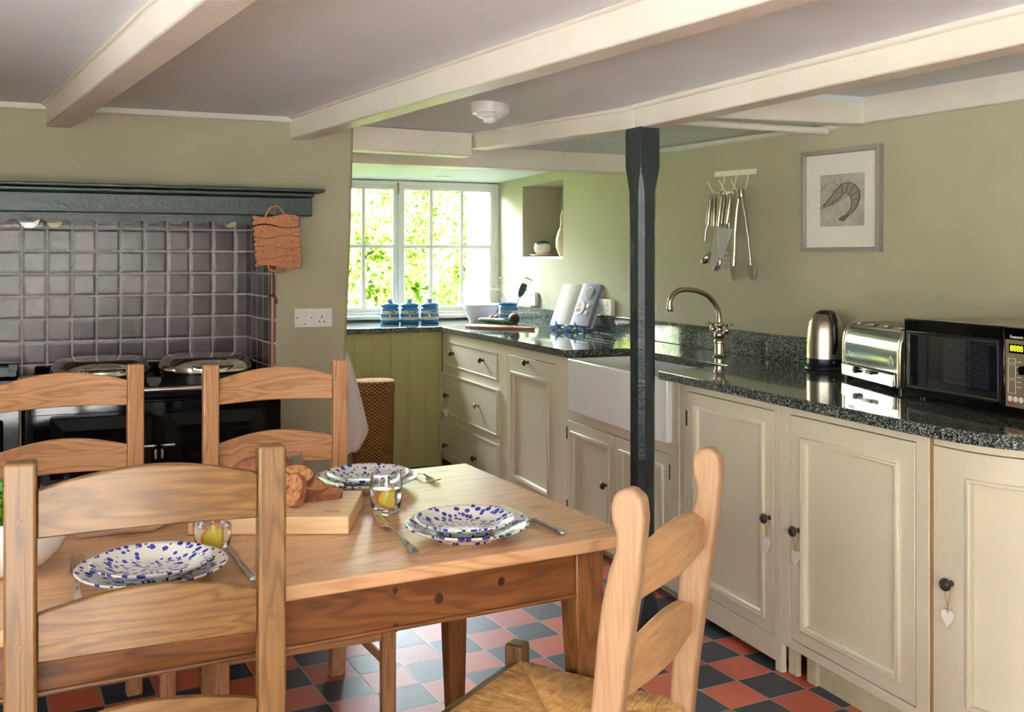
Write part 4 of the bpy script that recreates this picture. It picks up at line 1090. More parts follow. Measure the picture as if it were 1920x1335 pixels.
tm = text_mb('Dualit', .020, .0006); tm.v = [(x+.075, -.0015-z, y+.098) for x, y, z in tm.v]; tm.build('lettering', M['plastic'], tt, smooth=False)
m = MB()
for a in range(3):
    an = a*2*pi/3+pi/2; m.tube([(TL-.065+.0+.008*cos(an), -.001, .098+.008*sin(an)), (TL-.065+.022*cos(an), -.001, .098+.022*sin(an))], .002, 6)
m.tube([(TL-.065+.015*cos(i*pi/12), -.001, .098+.015*sin(i*pi/12)) for i in range(24)], .0015, 6, closed=True); m.build('emblem', M['plastic'], tt)
MB().lathe([(0, 0), (.028, 0), (.03, .006), (.026, .012), (0, .014)], 28, TR(TL, .07, .06, ry=pi/2)).build('timer_dial', M['blackp'], tt, angle=50)
MB().lathe([(0, 0), (.012, 0), (.012, .018), (0, .02)], 20, TR(TL, .07, .13, ry=pi/2)).build('selector_knob', M['blackp'], tt, angle=50)

# microwave
MT = 1.19
A_ = Vector(at_z(1694, 597, MT)); B_ = Vector(at_z(1920, 616, MT)); d = B_-A_; an = atan2(d.y, d.x); MWL = .52; MH = MT-WT-.012
mw = thing('microwave', 'black microwave oven with green clock display at the right end of the worktop', 'microwave', (A_.x, A_.y, WT+.012), an)
MB().box(.004, MWL, .03, .36, 0, MH).build('casing', plain('brown_grey_casing', (140, 130, 112), .3), mw, bevel=.006)
dx = (Vector(at_z(1880, 613, MT))-A_).length
dr = MB().box(0, dx-.0015, 0, .032, -.004, MH+.001).build('door', M['black'], mw, bevel=.005)
dwin = NT('door_glass'); dwin.set(col=(.004, .005, .008, 1), rough=.02, coat=1.0); 
s3 = dwin.new('ShaderNodeSeparateXYZ'); dwin.link(dwin.coord(), s3.inputs[0])
g = dwin.math('LESS_THAN', dwin.math('FLOORED_MODULO', s3.outputs[2], .006), .0018)
ins = dwin.math('MULTIPLY', dwin.math('GREATER_THAN', s3.outputs[0], .19), dwin.math('LESS_THAN', s3.outputs[0], dx-.055))
ins = dwin.math('MULTIPLY', ins, dwin.math('GREATER_THAN', s3.outputs[2], .055))
dwin.link(dwin.mix(dwin.math('MULTIPLY', g, ins), lin((16, 18, 24)), lin((60, 64, 72))), dwin.b.inputs['Base Color'])
MB().box(.032, dx-.022, -.004, .0, .030, MH-.046).build('window', dwin.m, dr, bevel=.003)
MB().ring(.022, dx-.014, .022, MH-.038, [(0, .001), (0, -.005), (.003, -.006), (.009, -.004), (.009, .001)]).build('window_trim', M['blackp'], dr)
MB().box(.026, .033, -.006, -.002, .03, MH-.046).build('chrome_strip', M['chrome'], dr); MB().box(dx-.021, dx-.0195, -.006, -.002, .03, MH-.046).build('chrome_strip', M['chrome'], dr)
pan = MB().box(dx+.001, MWL, 0, .034, -.004, MH+.001).build('control_panel', plain('panel_brown', (112, 100, 78), .3), mw, bevel=.004)
MB().box(dx+.002, MWL-.001, -.0015, .001, MH-.034, MH-.001).build('brand_band', M['black'], pan); MB().box(dx+.002, MWL-.001, -.0015, .001, -.003, .018).build('lower_band', M['black'], pan)
pt = lambda s, sz, x, z, mat, nm, al='LEFT': (lambda q: (setattr(q, 'v', [(a_+x, -.0018-c_, b_+z) for a_, b_, c_ in q.v]), q.build(nm, mat, pan, smooth=False)))(text_mb(s, sz, .0003, al))
grn = NT('clock_digits'); grn.set(col=lin((210, 220, 30)), emit=lin((214, 224, 40)), es=1.2)
pt('Panasonic', .0125, dx+.022, MH-.026, M['plastic'], 'lettering')
MB().box(dx+.018, dx+.092, -.0012, .0005, MH-.072, MH-.046).build('display', M['black'], pan)
pt('8888', .024, dx+.022, MH-.059, grn.m, 'clock_digits')
lm = plain('legend', (214, 208, 190), .5)
for z0, z1 in ((.142, .155), (.098, .138), (.056, .094)): MB().ring(dx+.014, dx+.042, z0, z1, [(0, -.0012), (.0012, -.0012), (.0012, .0005), (0, .0005)]).build('button_outline', lm, pan)
for i in range(3): 
    MB().lathe([(.0070, 0), (.0082, 0), (.0082, .0015), (.0070, .0015)], 20, TR(dx+.022+.020*i, -.0003, .041, rx=pi/2)).build('round_button', lm, pan)
for i in range(6): MB().box(dx+.048, dx+.062, -.001, .0005, .145-i*.014, .147-i*.014).build('legend_line', lm, pan)
MB().lathe([(0, 0), (.014, 0), (.012, .014), (0, .015)], 24, TR(dx+.075, 0, .125, rx=pi/2)).build('dial', M['black'], pan, angle=50)
MB().box(dx+.014, dx+.042, -.0012, .0005, .023, .032).build('stop_button', plain('red_legend', (130, 50, 40), .4), pan)
for x, y in ((.04, .05), (MWL-.04, .05), (.04, .33), (MWL-.04, .33)): MB().lathe([(0, -.012), (.012, -.012), (.012, .001), (0, .001)], 12, TR(x, y, 0)).build('foot', M['blackp'], mw)

# ================================================================== things on the sink wall
def socket(name, label, loc, rot, w, h, gangs, th=.012, group=None):
    r = thing('wall_socket', label, 'socket', loc, rot, group)
    MB().box(-w/2, w/2, -th, 0, -h/2, h/2).build('plate', M['plastic'], r, bevel=.004, seg=3)
    gw = w/gangs
    for g_ in range(gangs):
        x = -w/2+gw*(g_+.5)
        s = (1 if g_ else -1) if gangs == 2 else 1
        sx_ = x - s*.020 if gangs == 2 else x+.024
        MB().box(sx_-.009, sx_+.009, -th-.004, -th+.002, h*.12, h*.38).build('switch', M['plastic'], r, bevel=.002)
        px_ = x + (s*.006 if gangs == 2 else -.006)
        m = MB().box(px_-.002, px_+.002, -th-.0006, -th+.001, -.002, .010)
        m.build('earth_slot', M['dark'], r)
        for q in (-.011, .011): MB().box(px_+q-.004, px_+q+.004, -th-.0006, -th+.001, -.020, -.015).build('pin_slot', M['dark'], r)
    return r
for px, py, lab in ((999, 560, 'white double socket on the wall just right of the utensil jar'), (1139, 576, 'white double socket behind the cookbook on the sink wall')):
    w = w_on(px, 2.82); socket('', lab, VW(2.828, w, z_at(py, 2.82, w)), ROTR, .165, .098, 2, .028, 'wall sockets')
for px, lab in ((605.5, 'white single socket on the chimney wall, right of the fused switch'),):
    v = v_on(px, 4.56); socket('', lab, VW(v, 4.568, z_at(595.5, v, 4.56)), ROTW, .087, .087, 1, .012, 'wall sockets')
v = v_on(570.5, 4.56); r = thing('fused_switch', 'white square fused switch plate on the chimney wall, left of the socket', 'switch', VW(v, 4.568, z_at(596, v, 4.56)), ROTW)
MB().box(-.0435, .0435, -.012, 0, -.0435, .0435).build('plate', M['plastic'], r, bevel=.004, seg=3); MB().hexa([(-.006, -.012, .006), (.008, -.012, .006), (.010, -.012, .034), (-.006, -.012, .034)], [(-.004, -.02, .01), (.006, -.02, .01), (.008, -.016, .032), (-.004, -.016, .032)]).build('switch', M['plastic'], r, bevel=.001)
MB().box(-.01, .01, -.0135, -.0115, -.022, -.010).build('fuse_cover', M['plastic'], r, bevel=.001)
for x, z in ((-.032, 0), (.032, 0), (0, -.028)): MB().lathe([(0, 0), (.003, 0), (.002, .001), (0, .001)], 10, TR(x, -.012, z, rx=pi/2)).build('screw', M['iron'], r)

# niche contents
w = w_on(1017, 2.93); r = thing('ceramic_pot', 'small round cream pot with blue top on a saucer in the wall niche', 'pot', VW(2.93, w, 1.407), 0)
MB().lathe([(0, .018), (.040, .018), (.056, .036), (.062, .062), (.057, .090), (.040, .106), (.018, .112), (0, .113)], 32).build('pot', M['pot'], r, angle=60)
MB().lathe([(0, 0), (.06, 0), (.092, .012), (.094, .017), (.088, .018), (.055, .008), (0, .008)], 36).build('saucer', plain('pink_clay', (206, 176, 160), .5), r, angle=60)
w = NW0+.275; r = thing('spotted_vase', 'tall cream vase spotted with brown, half hidden at the right of the niche', 'vase', VW(2.965, w, 1.4065), 0)
MB().lathe([(0, 0), (.03, 0), (.045, .03), (.058, .075), (.056, .12), (.044, .165), (.030, .20), (.024, .23), (.027, .262), (.022, .29), (.012, .325), (.0, .327)], 28).build('body', M['vase'], r, angle=60)
MB().tube([(0, 0, .32), (.004, 0, .35), (0, 0, .36)], [.008, .006, .002], 8).build('neck', M['iron'], r)

# utensil rail
wl, wr = w_on(1341, 2.815), w_on(1421, 2.81)
rail = thing('utensil_rail', 'cream metal wall rail with hooks holding hanging kitchen tools', 'rail', VW(wall_v(wl)-.001, wl, 0), 0)
zr = z_at(327, 2.82, wl); zr2 = z_at(321, 2.82, wr); a, b = VW(wall_v(wl), wl), VW(wall_v(wr), wr); d = b-a; rail.rotation_euler = (0, 0, atan2(d.y, d.x)); rail.location.z = zr; RL = d.length; sl_ = (zr2-zr)/RL
MB().hexa([(0, -.006, -.013), (RL, -.006, sl_*RL-.013), (RL, 0, sl_*RL-.013), (0, 0, -.013)], [(0, -.006, .013), (RL, -.006, sl_*RL+.013), (RL, 0, sl_*RL+.013), (0, 0, .013)]).build('bar', M['beam'], rail, bevel=.002)
HK = []
for i, px in enumerate((1357, 1380.5, 1404)):
    x = wl - w_on(px, 2.80)
    z = sl_*x; lo = -.085
    MB().tube(smooth_path([(x, -.009, z+.008), (x, -.012, z-.03), (x, -.02, z-.065), (x-.0, -.035, z-.088), (x, -.06, z-.095), (x, -.082, z-.08), (x, -.095, z-.055), (x, -.105, z-.04)], 3), .0028, 8).build('hook', M['beam'], rail)
    HK.append(x)
RM = Matrix.Translation(rail.location) @ Matrix.Rotation(rail.rotation_euler.z, 4, 'Z')
def hang(name, label, cat, x, y, z0, tiltx=0.0, tilty=0.0):
    r = thing(name, label, cat, RM @ Vector((x, y, sl_*x + z0)), 0, 'steel tools hanging on the wall rail', rot=(tiltx, tilty, rail.rotation_euler.z + .5)); r.scale = (1.12, 1.12, 1.13); return r
def loop_handle(r, L_, rad=.0100, mat='steel'):
    MB().tube([(.009*sin(a), 0, -.002-.009*(1-cos(a))) for a in [2*pi*k/12 for k in range(12)]], .0016, 6, closed=True).build('hanging_loop', M['chrome'], r)
    MB().tube([(0, 0, -.018), (0, 0, -.03), (0, 0, -.02-L_)], [rad*.6, rad, rad], 12).build('handle', M[mat], r)
zb_ = -.088
T1 = hang('measuring_spoon', 'short steel peeler hanging at the far left of the rail', 'peeler', HK[0], -.085, zb_, 0, .10); loop_handle(T1, .125)
MB().tube([(0, 0, -.145), (-.003, 0, -.17), (-.006, 0, -.215)], [.005, .009, .005], 10, flat=.5).build('blade', M['chrome'], T1)
T1.name = 'steel_peeler'
T2 = hang('steel_ladle', 'steel ladle hanging on the rail with its round bowl turned left', 'ladle', HK[0], -.065, zb_, 0, .02); loop_handle(T2, .13)
MB().tube([(0, 0, -.15), (0, 0, -.26), (-.01, 0, -.275)], .003, 8).build('shaft', M['chrome'], T2)
lm_ = TR(-.032, 0, -.285, ry=-.9)
MB().lathe([(0, -.028), (.016, -.025), (.028, -.014), (.034, .0), (.033, .001), (.026, -.012), (.015, -.021), (0, -.024)], 28, lm_).build('bowl', M['chrome'], T2, angle=70)
T3 = hang('lime_peeler', 'lime green handled tool hanging behind the steel handles', 'tool', HK[0]+.022, -.05, zb_, 0, -.04)
MB().tube([(0, 0, 0), (0, 0, -.05), (.0, 0, -.20)], [.006, .010, .005], 10, flat=.6).build('handle', M['lime'], T3); MB().tube([(0, 0, -.2), (-.02, 0, -.235), (0, 0, -.25)], .003, 8).build('blade', M['chrome'], T3)
T4 = hang('steel_spoon', 'large steel serving spoon hanging left of the slotted turner', 'spoon', HK[1]-.02, -.06, zb_, 0, .13); loop_handle(T4, .12)
MB().tube([(0, 0, -.14), (0, 0, -.27)], .003, 8).build('shaft', M['chrome'], T4); MB().sphere((0, 0, -.305), .024, .009, .038, 16, 12).build('bowl', M['chrome'], T4)
T5 = hang('palette_knife', 'wide-bladed steel palette knife hanging in the middle', 'palette knife', HK[1], -.09, zb_, 0, .12); loop_handle(T5, .13)
MB().prism([(-.006, -.15), (.006, -.15), (.017, -.18), (.018, -.30), (.008, -.325), (-.008, -.325), (-.018, -.30), (-.017, -.18)], -.001, .001, 'y').build('blade', M['blade'], T5)
T6 = hang('slotted_turner', 'slotted steel fish slice hanging lowest in the middle of the rail', 'turner', HK[1], -.05, zb_, 0, .0); loop_handle(T6, .12)
MB().tube([(0, 0, -.14), (0, 0, -.25)], .003, 8).build('shaft', M['chrome'], T6)
m = MB(); 
for i in range(5): x = -.026+.013*i; m.box(x-.002, x+.002, -.001, .001, -.335, -.265)
m.box(-.03, .03, -.001, .001, -.268, -.255); m.box(-.03, .03, -.001, .001, -.352, -.33); 
for z in (-.285, -.305): m.box(-.03, .03, -.001, .001, z-.002, z+.002)
m.build('slotted_head', M['blade'], T6)
T7 = hang('cake_server', 'triangular steel cake server hanging right of the fish slice', 'cake server', HK[2]-.01, -.095, zb_, 0, .16); loop_handle(T7, .12)
MB().tube([(0, 0, -.14), (0, -.008, -.155)], .004, 8).build('neck', M['chrome'], T7)
MB().prism([(-.034, -.158), (.034, -.158), (.012, -.285), (-.008, -.285)], -.010, -.008, 'y').build('blade', M['blade'], T7, bevel=.001)
T8 = hang('kitchen_tongs', 'long steel tongs with scalloped tips hanging at the right of the rail', 'tongs', HK[2]+.012, -.06, zb_+.01, 0, -.03)
MB().prism([(-.012, 0), (.012, 0), (.014, -.045), (-.014, -.045)], -.012, .012, 'y').build('spring_end', M['steel'], T8, bevel=.008, seg=3)
for s, tl in ((-1, .13), (1, .0)):
    arm = MB().tube([(s*.006, 0, -.03), (s*.018, 0, -.10), (s*.03, 0, -.20)], [.008, .010, .009], 10, flat=.7).build('arm', M['steel'], T8)
    MB().tube([(s*.03, 0, -.20), (s*.036, 0, -.28), (s*.038, 0, -.32)], [.006, .006, .010], 8, flat=.6).build('shank', M['plastic'] if 0 else M['steel'], arm)
    pts = []
    for k in range(21):
        a = k/20*pi; q = (s*.04 + .018*cos(a)*(1+.12*cos(12*a)), -.32 - .062*sin(a)**.6 + 0); pts.append(q)
    MB().prism(pts, -.003, .003, 'y').build('scalloped_tip', M['steel'], arm, bevel=.001)

# framed print on the bent part of the wall
wa_, wb_ = w_kink(1510), w_kink(1657)
def kz(py, w): return z_at(py, KV+KS*(KW-w), w)
a, b = kp(wa_, .002), kp(wb_, .002); d = b-a; fa = atan2(d.y, d.x); FW = d.length
zt0, zt1, zb0, zb1 = kz(287, wa_), kz(270, wb_), kz(472.5, wa_), kz(472.5, wb_)
zt2, zb2 = (zt0+zt1)/2, (zb0+zb1)/2
pf = thing('framed_print', 'grey framed black-and-white print of a prawn on the right-hand wall', 'picture', (a.x, a.y, zb2), fa, rot=(0, -.5*((zt1-zt0)+(zb1-zb0))/FW, fa)); FH = zt2-zb2
MB().ring(0, FW, 0, FH, [(0, 0), (0, -.028), (.004, -.030), (.016, -.030), (.020, -.026), (.020, 0)]).build('frame', plain('grey_frame_paint', (146, 138, 128), .5), pf)
MB().box(.018, FW-.018, -.014, -.004, .018, FH-.018).build('mount', plain('mount_card', (232, 228, 216), .8), pf)
ax0, ax1, az0, az1 = FW*.24, FW*.80, FH*.25, FH*.755
t = NT('etching_ground'); n = t.noise(t.coord(), 18, 6, .7); t.set(col=t.ramp(n, [(.3, (150, 138, 128)), (.55, (176, 170, 160)), (.8, (196, 192, 184))]), rough=.7)
art = MB().box(ax0, ax1, -.0155, -.014, az0, az1).build('print', t.m, pf)
ik = plain('etching_ink', (62, 60, 52), .8); ik2 = plain('etching_mid', (128, 128, 112), .8); aw, ah = ax1-ax0, az1-az0
def Ap(x, y, d_=.016): return (ax0+aw*x, -d_, az0+ah*(1-y))
spine = [(.08, .60), (.22, .46), (.36, .32), (.50, .20), (.66, .17), (.80, .22), (.90, .34), (.91, .48), (.86, .61), (.78, .72), (.66, .80)]
inner = [(.06, .64), (.24, .58), (.40, .50), (.52, .40), (.60, .36), (.66, .40), (.70, .44), (.72, .52), (.72, .60), (.70, .68), (.62, .77)]
g = [[Ap(*p), Ap(*q)] for p, q in zip(spine, inner)]
MB().surf(g, thick=.0003).build('prawn_body', ik2, art, smooth=False)
def line(P, r0=.0016): r0 *= 1.5; return MB().tube([Ap(x, y, .0164) for x, y in P], r0, 5, flat=.3)
m = line(spine, .002); q = line(inner, .0016); m.add(q.v, q.f)
for i in range(3, 10): q = line([spine[i], inner[i]], .0015); m.add(q.v, q.f)
q = line([(.10, .56), (.02, .62), (.0, .66)], .0012); m.add(q.v, q.f)
q = line([(.46, .24), (.36, .17), (.24, .15), (.14, .18), (.06, .25), (.02, .33)], .0006); m.add(q.v, q.f)
for i in range(7): q = line([(.3+.06*i, .50-.02*i), (.28+.06*i, .62-.03*i)], .0008); m.add(q.v, q.f)
m.build('prawn_lines', ik, art)
MB().surf([[Ap(.66, .76), Ap(.66, .82)], [Ap(.52, .80), Ap(.56, .90)], [Ap(.42, .86), Ap(.46, .90)]], thick=.0004).build('prawn_tail', plain('etching_tail', (104, 88, 66), .8), art, smooth=False)
# ================================================================== range cooker in the recess
U0, U1, WF, WB, AT = -.28, .706, 4.30, 5.0, .868
ck = thing('range_cooker', 'black enamelled range cooker with two domed chrome lids in the tiled recess', 'range cooker', VW(U0, WF, 0), ROTW)
W_ = U1-U0; D_ = WB-WF
MB().box(0, W_, .012, D_, .09, .815).build('body', M['black'], ck, bevel=.004)
MB().box(.01, W_-.01, .04, D_, 0, .09).build('plinth', M['blackp'], ck)
MB().box(-.004, W_+.004, -.008, D_, .818, AT).build('hob_top', M['black'], ck, bevel=.012, seg=3)
MB().box(.0, W_, D_-.06, D_, AT, AT+.035).build('rear_upstand', M['black'], ck, bevel=.006)
MB().tube([(.02, -.055, .860), (W_-.02, -.055, .860)], .012, 14).build('towel_rail', M['chrome'], ck, angle=50)
for x in (.03, W_*.5, W_-.03): MB().tube([(x, .0, .848), (x, -.055, .860)], .011, 10).build('rail_bracket', M['chrome'], ck, angle=50)
MB().box(.02, W_-.02, -.002, .02, .772, .806).build('control_panel', M['black'], ck, bevel=.003)
for cx_, nm in ((v_on(189, WF+.30)-U0, 'l'), (v_on(385, WF+.30)-U0, 'r')):
    lid = MB().lathe([(0, 0), (.190, 0), (.197, .008), (.198, .026), (.192, .042), (.176, .064), (.166, .070), (.150, .073), (0, .076)], 56, TR(cx_, .30, AT+.024)).build('hotplate_lid', M['chrome'], ck, angle=28)
    MB().lathe([(0, .0), (.185, 0), (.185, .024), (0, .024)], 40, TR(cx_, .30, AT)).build('hotplate_rim', M['blackp'], lid)
    m = MB(); n_ = 22
    hl = .15
    for i in range(n_):
        x = cx_-hl/2+.015+hl*i/n_
        m.tube([(x, .30-.225+.006*cos(a)*1.4, AT+.068+.0085*sin(a)) for a in [2*pi*k/10 for k in range(10)]], .0022, 5, closed=True)
    m.tube([(cx_-hl/2, .30-.225, AT+.068), (cx_+hl/2+.02, .30-.225, AT+.068)], .0055, 8)
    m.build('coil_handle', M['chrome'], lid)
    for x in (cx_-hl/2, cx_+hl/2+.02): MB().tube([(x, .30-.225, AT+.068), (x*.9+cx_*.1, .30-.185, AT+.052)], .006, 8).build('handle_arm', M['chrome'], lid)
def odoor(x0, x1, z0, z1, hs):
    d = .045; g = .05
    m = MB(); o4 = [(x0, z0), (x1, z0), (x1, z1), (x0, z1)]; i4 = [(x0+g, z0+g), (x1-g, z0+g), (x1-g, z1-g), (x0+g, z1-g)]
    vs = [(x, .012, z) for x, z in o4] + [(x, -.022, z) for x, z in o4] + [(x, -.045, z) for x, z in i4]; fs = [(8, 9, 10, 11), (3, 2, 1, 0)]
    for i in range(4):
        j = (i+1) % 4; fs += [(i, j, 4+j, 4+i), (4+i, 4+j, 8+j, 8+i)]
    dd = m.add(vs, fs).build('oven_door', M['black'], ck, bevel=.005, seg=2, angle=20)
    zm = (z0+z1)/2 + .01
    hx = x0 if hs < 0 else x1
    MB().hexa([(hx-hs*.10, -.052, zm-.012), (hx+hs*.03, -.052, zm-.012), (hx+hs*.03, -.028, zm-.012), (hx-hs*.10, -.04, zm-.012)], [(hx-hs*.09, -.050, zm+.008), (hx+hs*.03, -.050, zm+.012), (hx+hs*.03, -.030, zm+.012), (hx-hs*.09, -.042, zm+.008)]).build('door_handle', M['chrome'], dd, bevel=.004)
    MB().lathe([(0, 0), (.010, 0), (.011, .02), (0, .022)], 14, TR(hx+hs*.022, -.042, zm-.036)).build('latch', M['chrome'], dd, angle=50)
    ox = x1 if hs < 0 else x0
    for zz in (z0+.06, z1-.13): MB().tube([(ox+hs*.08, -.03, zz), (ox-hs*.006, -.036, zz), (ox-hs*.014, -.02, zz)], [.005, .007, .007], 8).build('hinge', M['chrome'], dd)
    MB().box(min(ox-hs*.018, ox-hs*.008), max(ox-hs*.018, ox-hs*.008), -.03, .012, z1-.185, z1-.145).build('hinge_pin', M['nickel'], dd, bevel=.002)
    return dd
a0, a1 = v_on(94, WF)-U0, v_on(285, WF)-U0; b0, b1 = v_on(310, WF)-U0, v_on(489, WF)-U0
odoor(a0, a1, .455, .762, -1); odoor(b0, b1, .455, .762, 1); odoor(a0, a1, .12, .43, -1); odoor(b0, b1, .12, .43, 1)
bx = v_on(195, WF)-U0
bd = MB().lathe([(0, 0), (.056, 0), (.056, .004), (0, .006)], 40, TR(bx, -.047, .582, rx=pi/2) @ Matrix.Diagonal((1, .52, 1, 1))).build('badge', M['black'], ck)
MB().tube([(bx+.057*cos(a), -.052, .582+.030*sin(a)) for a in [2*pi*k/40 for k in range(40)]], .0018, 6, closed=True).build('badge_rim', M['chrome'], bd)
tm = text_mb('AGA', .030, .0006); tm.v = [(x+bx+y*.25, -.0535-z, y+.582) for x, y, z in tm.v]; tm.build('badge_lettering', M['chrome'], bd, smooth=False)
# companion unit at the left
cu_ = thing('companion_cooker', 'black cooker module joined to the left of the range, at the picture edge', 'cooker', VW(U0-.615, WF, 0), ROTW)
MB().box(0, .60, .012, D_, .09, .815).build('body', M['black'], cu_, bevel=.004); MB().box(0, .608, -.008, D_, .818, AT).build('hob_top', M['black'], cu_, bevel=.012, seg=3)
MB().box(.01, .59, .04, D_, 0, .09).build('plinth', M['blackp'], cu_)
MB().box(.05, .54, -.03, .012, .45, .76).build('oven_door', M['black'], cu_, bevel=.012); MB().box(.05, .54, -.03, .012, .12, .43).build('oven_door', M['black'], cu_, bevel=.012)
MB().tube([(.02, -.055, .860), (.59, -.055, .860)], .012, 14).build('towel_rail', M['chrome'], cu_, angle=50)
MB().tube([(.603, .0, .1), (.603, .0, .80)], .004, 8).build('edge_strip', M['chrome'], cu_)
w = 4.62; v = v_on(68, w)
r = thing('round_tin', 'round tin with cream and dark patterned lid on the cooker, left of the lids', 'tin', VW(v, w, AT+.001), 0)
t = NT('patterned_lid'); n = t.voro(t.coord(), 45); t.set(col=t.ramp(n, [(.30, (214, 206, 184)), (.42, (70, 62, 54))], 'CONSTANT'), rough=.35)
MB().lathe([(0, 0), (.066, 0), (.068, .003), (.068, .012), (0, .012)], 36).build('tin', plain('patterned_tin', (120, 76, 58), .4), r, angle=50); MB().lathe([(0, .012), (.071, .012), (.072, .016), (.070, .022), (.066, .024), (0, .025)], 36).build('lid', M['creamg'], r, angle=50)
MB().lathe([(0, .0251), (.062, .0251), (.062, .0256), (0, .0256)], 36).build('pattern', t.m, r)
w = 4.86; v = v_on(12, w)
r = thing('black_toaster_rack', 'small glossy black appliance behind the tin at the left picture edge', 'appliance', VW(v, w, AT+.036), ROTW)
MB().box(-.06, .05, -.05, .04, -.03, .035).build('body', M['black'], r, bevel=.008); MB().box(.012, .048, -.054, -.05, -.0, .033).build('front_plate', M['blackp'], r, bevel=.003)
r.location.z = AT+.031; r.name = 'small_appliance'

# things hung at the mantel end
hk = VW(v_on(516, 4.49), 4.497, z_at(386, v_on(516, 4.49), 4.49))
cm = thing('cork_trivet', 'terracotta cork trivet of five stacked fish hanging from the mantel by a loop', 'trivet', hk, ROTW)
px2 = lambda px: v_on(px, 4.47)-v_on(516, 4.49); pz = lambda py: z_at(py, .55, 4.47)-hk.z
def fish(yc, flip, hgt=23):
    P = [(473, -9), (477, -11), (483, -6), (495, -8), (515, -11), (535, -10), (548, -6), (557, 2), (552, 9), (540, 12), (520, 12), (500, 8), (485, 5), (478, 11), (474, 9), (476, 3), (473, -1)]
    if flip: P = [(1032-x, y) for x, y in P]
    return [(x+ (yc-405)*.06, yc+y*hgt/23) for x, y in P]
for i, yc in enumerate((413, 434, 453.5, 472.5, 491.5)):
    # wavy strips
    top_ = [404, 424.5, 443.5, 462, 482]; 
    P = []; sh = (i*1.2)
    for k in range(13):
        u_ = k/12; x = 474+84*u_+sh; P.append((x, yc-9.4 + (-3.4 if i % 2 else 3.4)*sin(u_*2*pi)))
    P += [(561+sh, yc-3), (557+sh, yc), (560+sh, yc+5)]
    for k in range(13):
        u_ = 1-k/12; x = 474+84*u_+sh; P.append((x, yc+9.4 + (3.4 if i % 2 else -3.4)*sin(u_*2*pi)))
    P += [(472+sh, yc+5), (476+sh, yc), (472+sh, yc-5)]
    poly_ = [(px2(x), pz(y)) for x, y in P]
    f_ = MB().prism(poly_, -.045, -.031, 'y').build('cork_fish', M['cork'], cm, bevel=.0015, angle=30)
    ex_ = 546 if i % 2 == 0 else 488
    MB().lathe([(0, 0), (.003, 0), (.003, .001), (0, .001)], 10, TR(px2(ex_+sh), -.0452, pz(yc-1), rx=pi/2)).build('eye', M['dark'], f_)
MB().tube([(px2(494), -.036, pz(412)), (px2(500), -.034, pz(398)), (px2(508), -.028, pz(387)), (0, -.022, .0), (px2(524), -.028, pz(388)), (px2(533), -.034, pz(400)), (px2(536), -.036, pz(408))], .006, 8).build('loop', M['cork'], cm)
MB().tube([(px2(502), -.036, pz(498)), (px2(505), -.036, pz(506)), (px2(518), -.036, pz(510)), (px2(534), -.036, pz(508)), (px2(541), -.036, pz(498))], .006, 8).build('loop', M['cork'], cm)
MB().tube([(0, -.02, 0), (-.003, -.03, -.02), (-.008, -.032, -.05)], .0018, 6).build('string', M['string'], cm)
fk = thing('toasting_fork', 'long rusty toasting fork hanging behind the cork trivet beside the tiles', 'toasting fork', hk + VW(0, .02, 0), ROTW)
m = MB(); m.tube([(0, .0, 0), (0, .004, -.2), (-.001, .018, pz(500)), (0, .03, pz(560))], .003, 8); m.build('shaft', M['iron'], fk)
MB().tube([(px2(506), .03, pz(572)), (px2(507), .03, pz(563)), (px2(511), .03, pz(557)), (0, .03, pz(555)), (px2(520), .03, pz(557)), (px2(524), .03, pz(563)), (px2(524), .03, pz(572))], .0042, 8).build('prongs', M['iron'], fk)
MB().tube([(0, .0, .004), (.0, -.022, .0), (0, -.024, -.008)], .002, 6).build('hook', M['brass'], fk)

# basket and tea towel
w = 5.95; v = v_on(699, w)
bs = thing('wicker_basket', 'tall round brown wicker laundry basket with lid in front of the green boarding', 'basket', VW(v, w, 0), .4)
MB().lathe([(0, 0), (.115, 0), (.118, .01), (.128, .3), (.130, .575), (.133, .58), (.0, .58)], 64).build('body', M['wicker'], bs, angle=50)
MB().lathe([(0, .582), (.134, .582), (.137, .59), (.135, .602), (.134, .606), (.137, .613), (.135, .625), (.133, .645), (.128, .650), (0, .653)], 64).build('lid', M['wicker'], bs, angle=60)
tw_ = thing('tea_towel', 'white cotton tea towel hanging at the corner of the chimney wall', 'towel', VW(1.055, 4.70, .0), ROTW)
g = []
for i in range(16):
    z = .955 - .50*i/15; k = i/15; row = []
    right = .016 + .150*k**.8 if k < .82 else .016+.150*.82**.8 - .05*((k-.82)/.18)
    for j in range(15):
        u_ = j/14; row.append((-.0 + right*u_ + .004, .0 + .10*(u_-.5)*(.2+k) + .012*sin(u_*15)*k + .06*k*(1-u_), z - .012*sin(u_*pi)*0))
    g.append(row)
MB().surf(g, thick=.002).build('cloth', M['towel'], tw_, angle=180)
MB().tube([(-.012, 0, .96), (.012, 0, .955), (.014, 0, .97)], .004, 8).build('hanging_loop', M['iron'], tw_)

# ================================================================== dining table
TT = .77
ta = -.484 + pi     # placeholder
c0 = Vector((.268, 2.228)); ex_ = Vector((-cos(.484), -sin(.484))); ey_ = Vector((-sin(.484), cos(.484)))   # ex: to the left along the near edge; ey: away
TLn, TWd = 1.85, .872
tb = thing('dining_table', 'long scrubbed pine dining table laid for four in the foreground', 'table', (c0.x, c0.y, 0), .484)
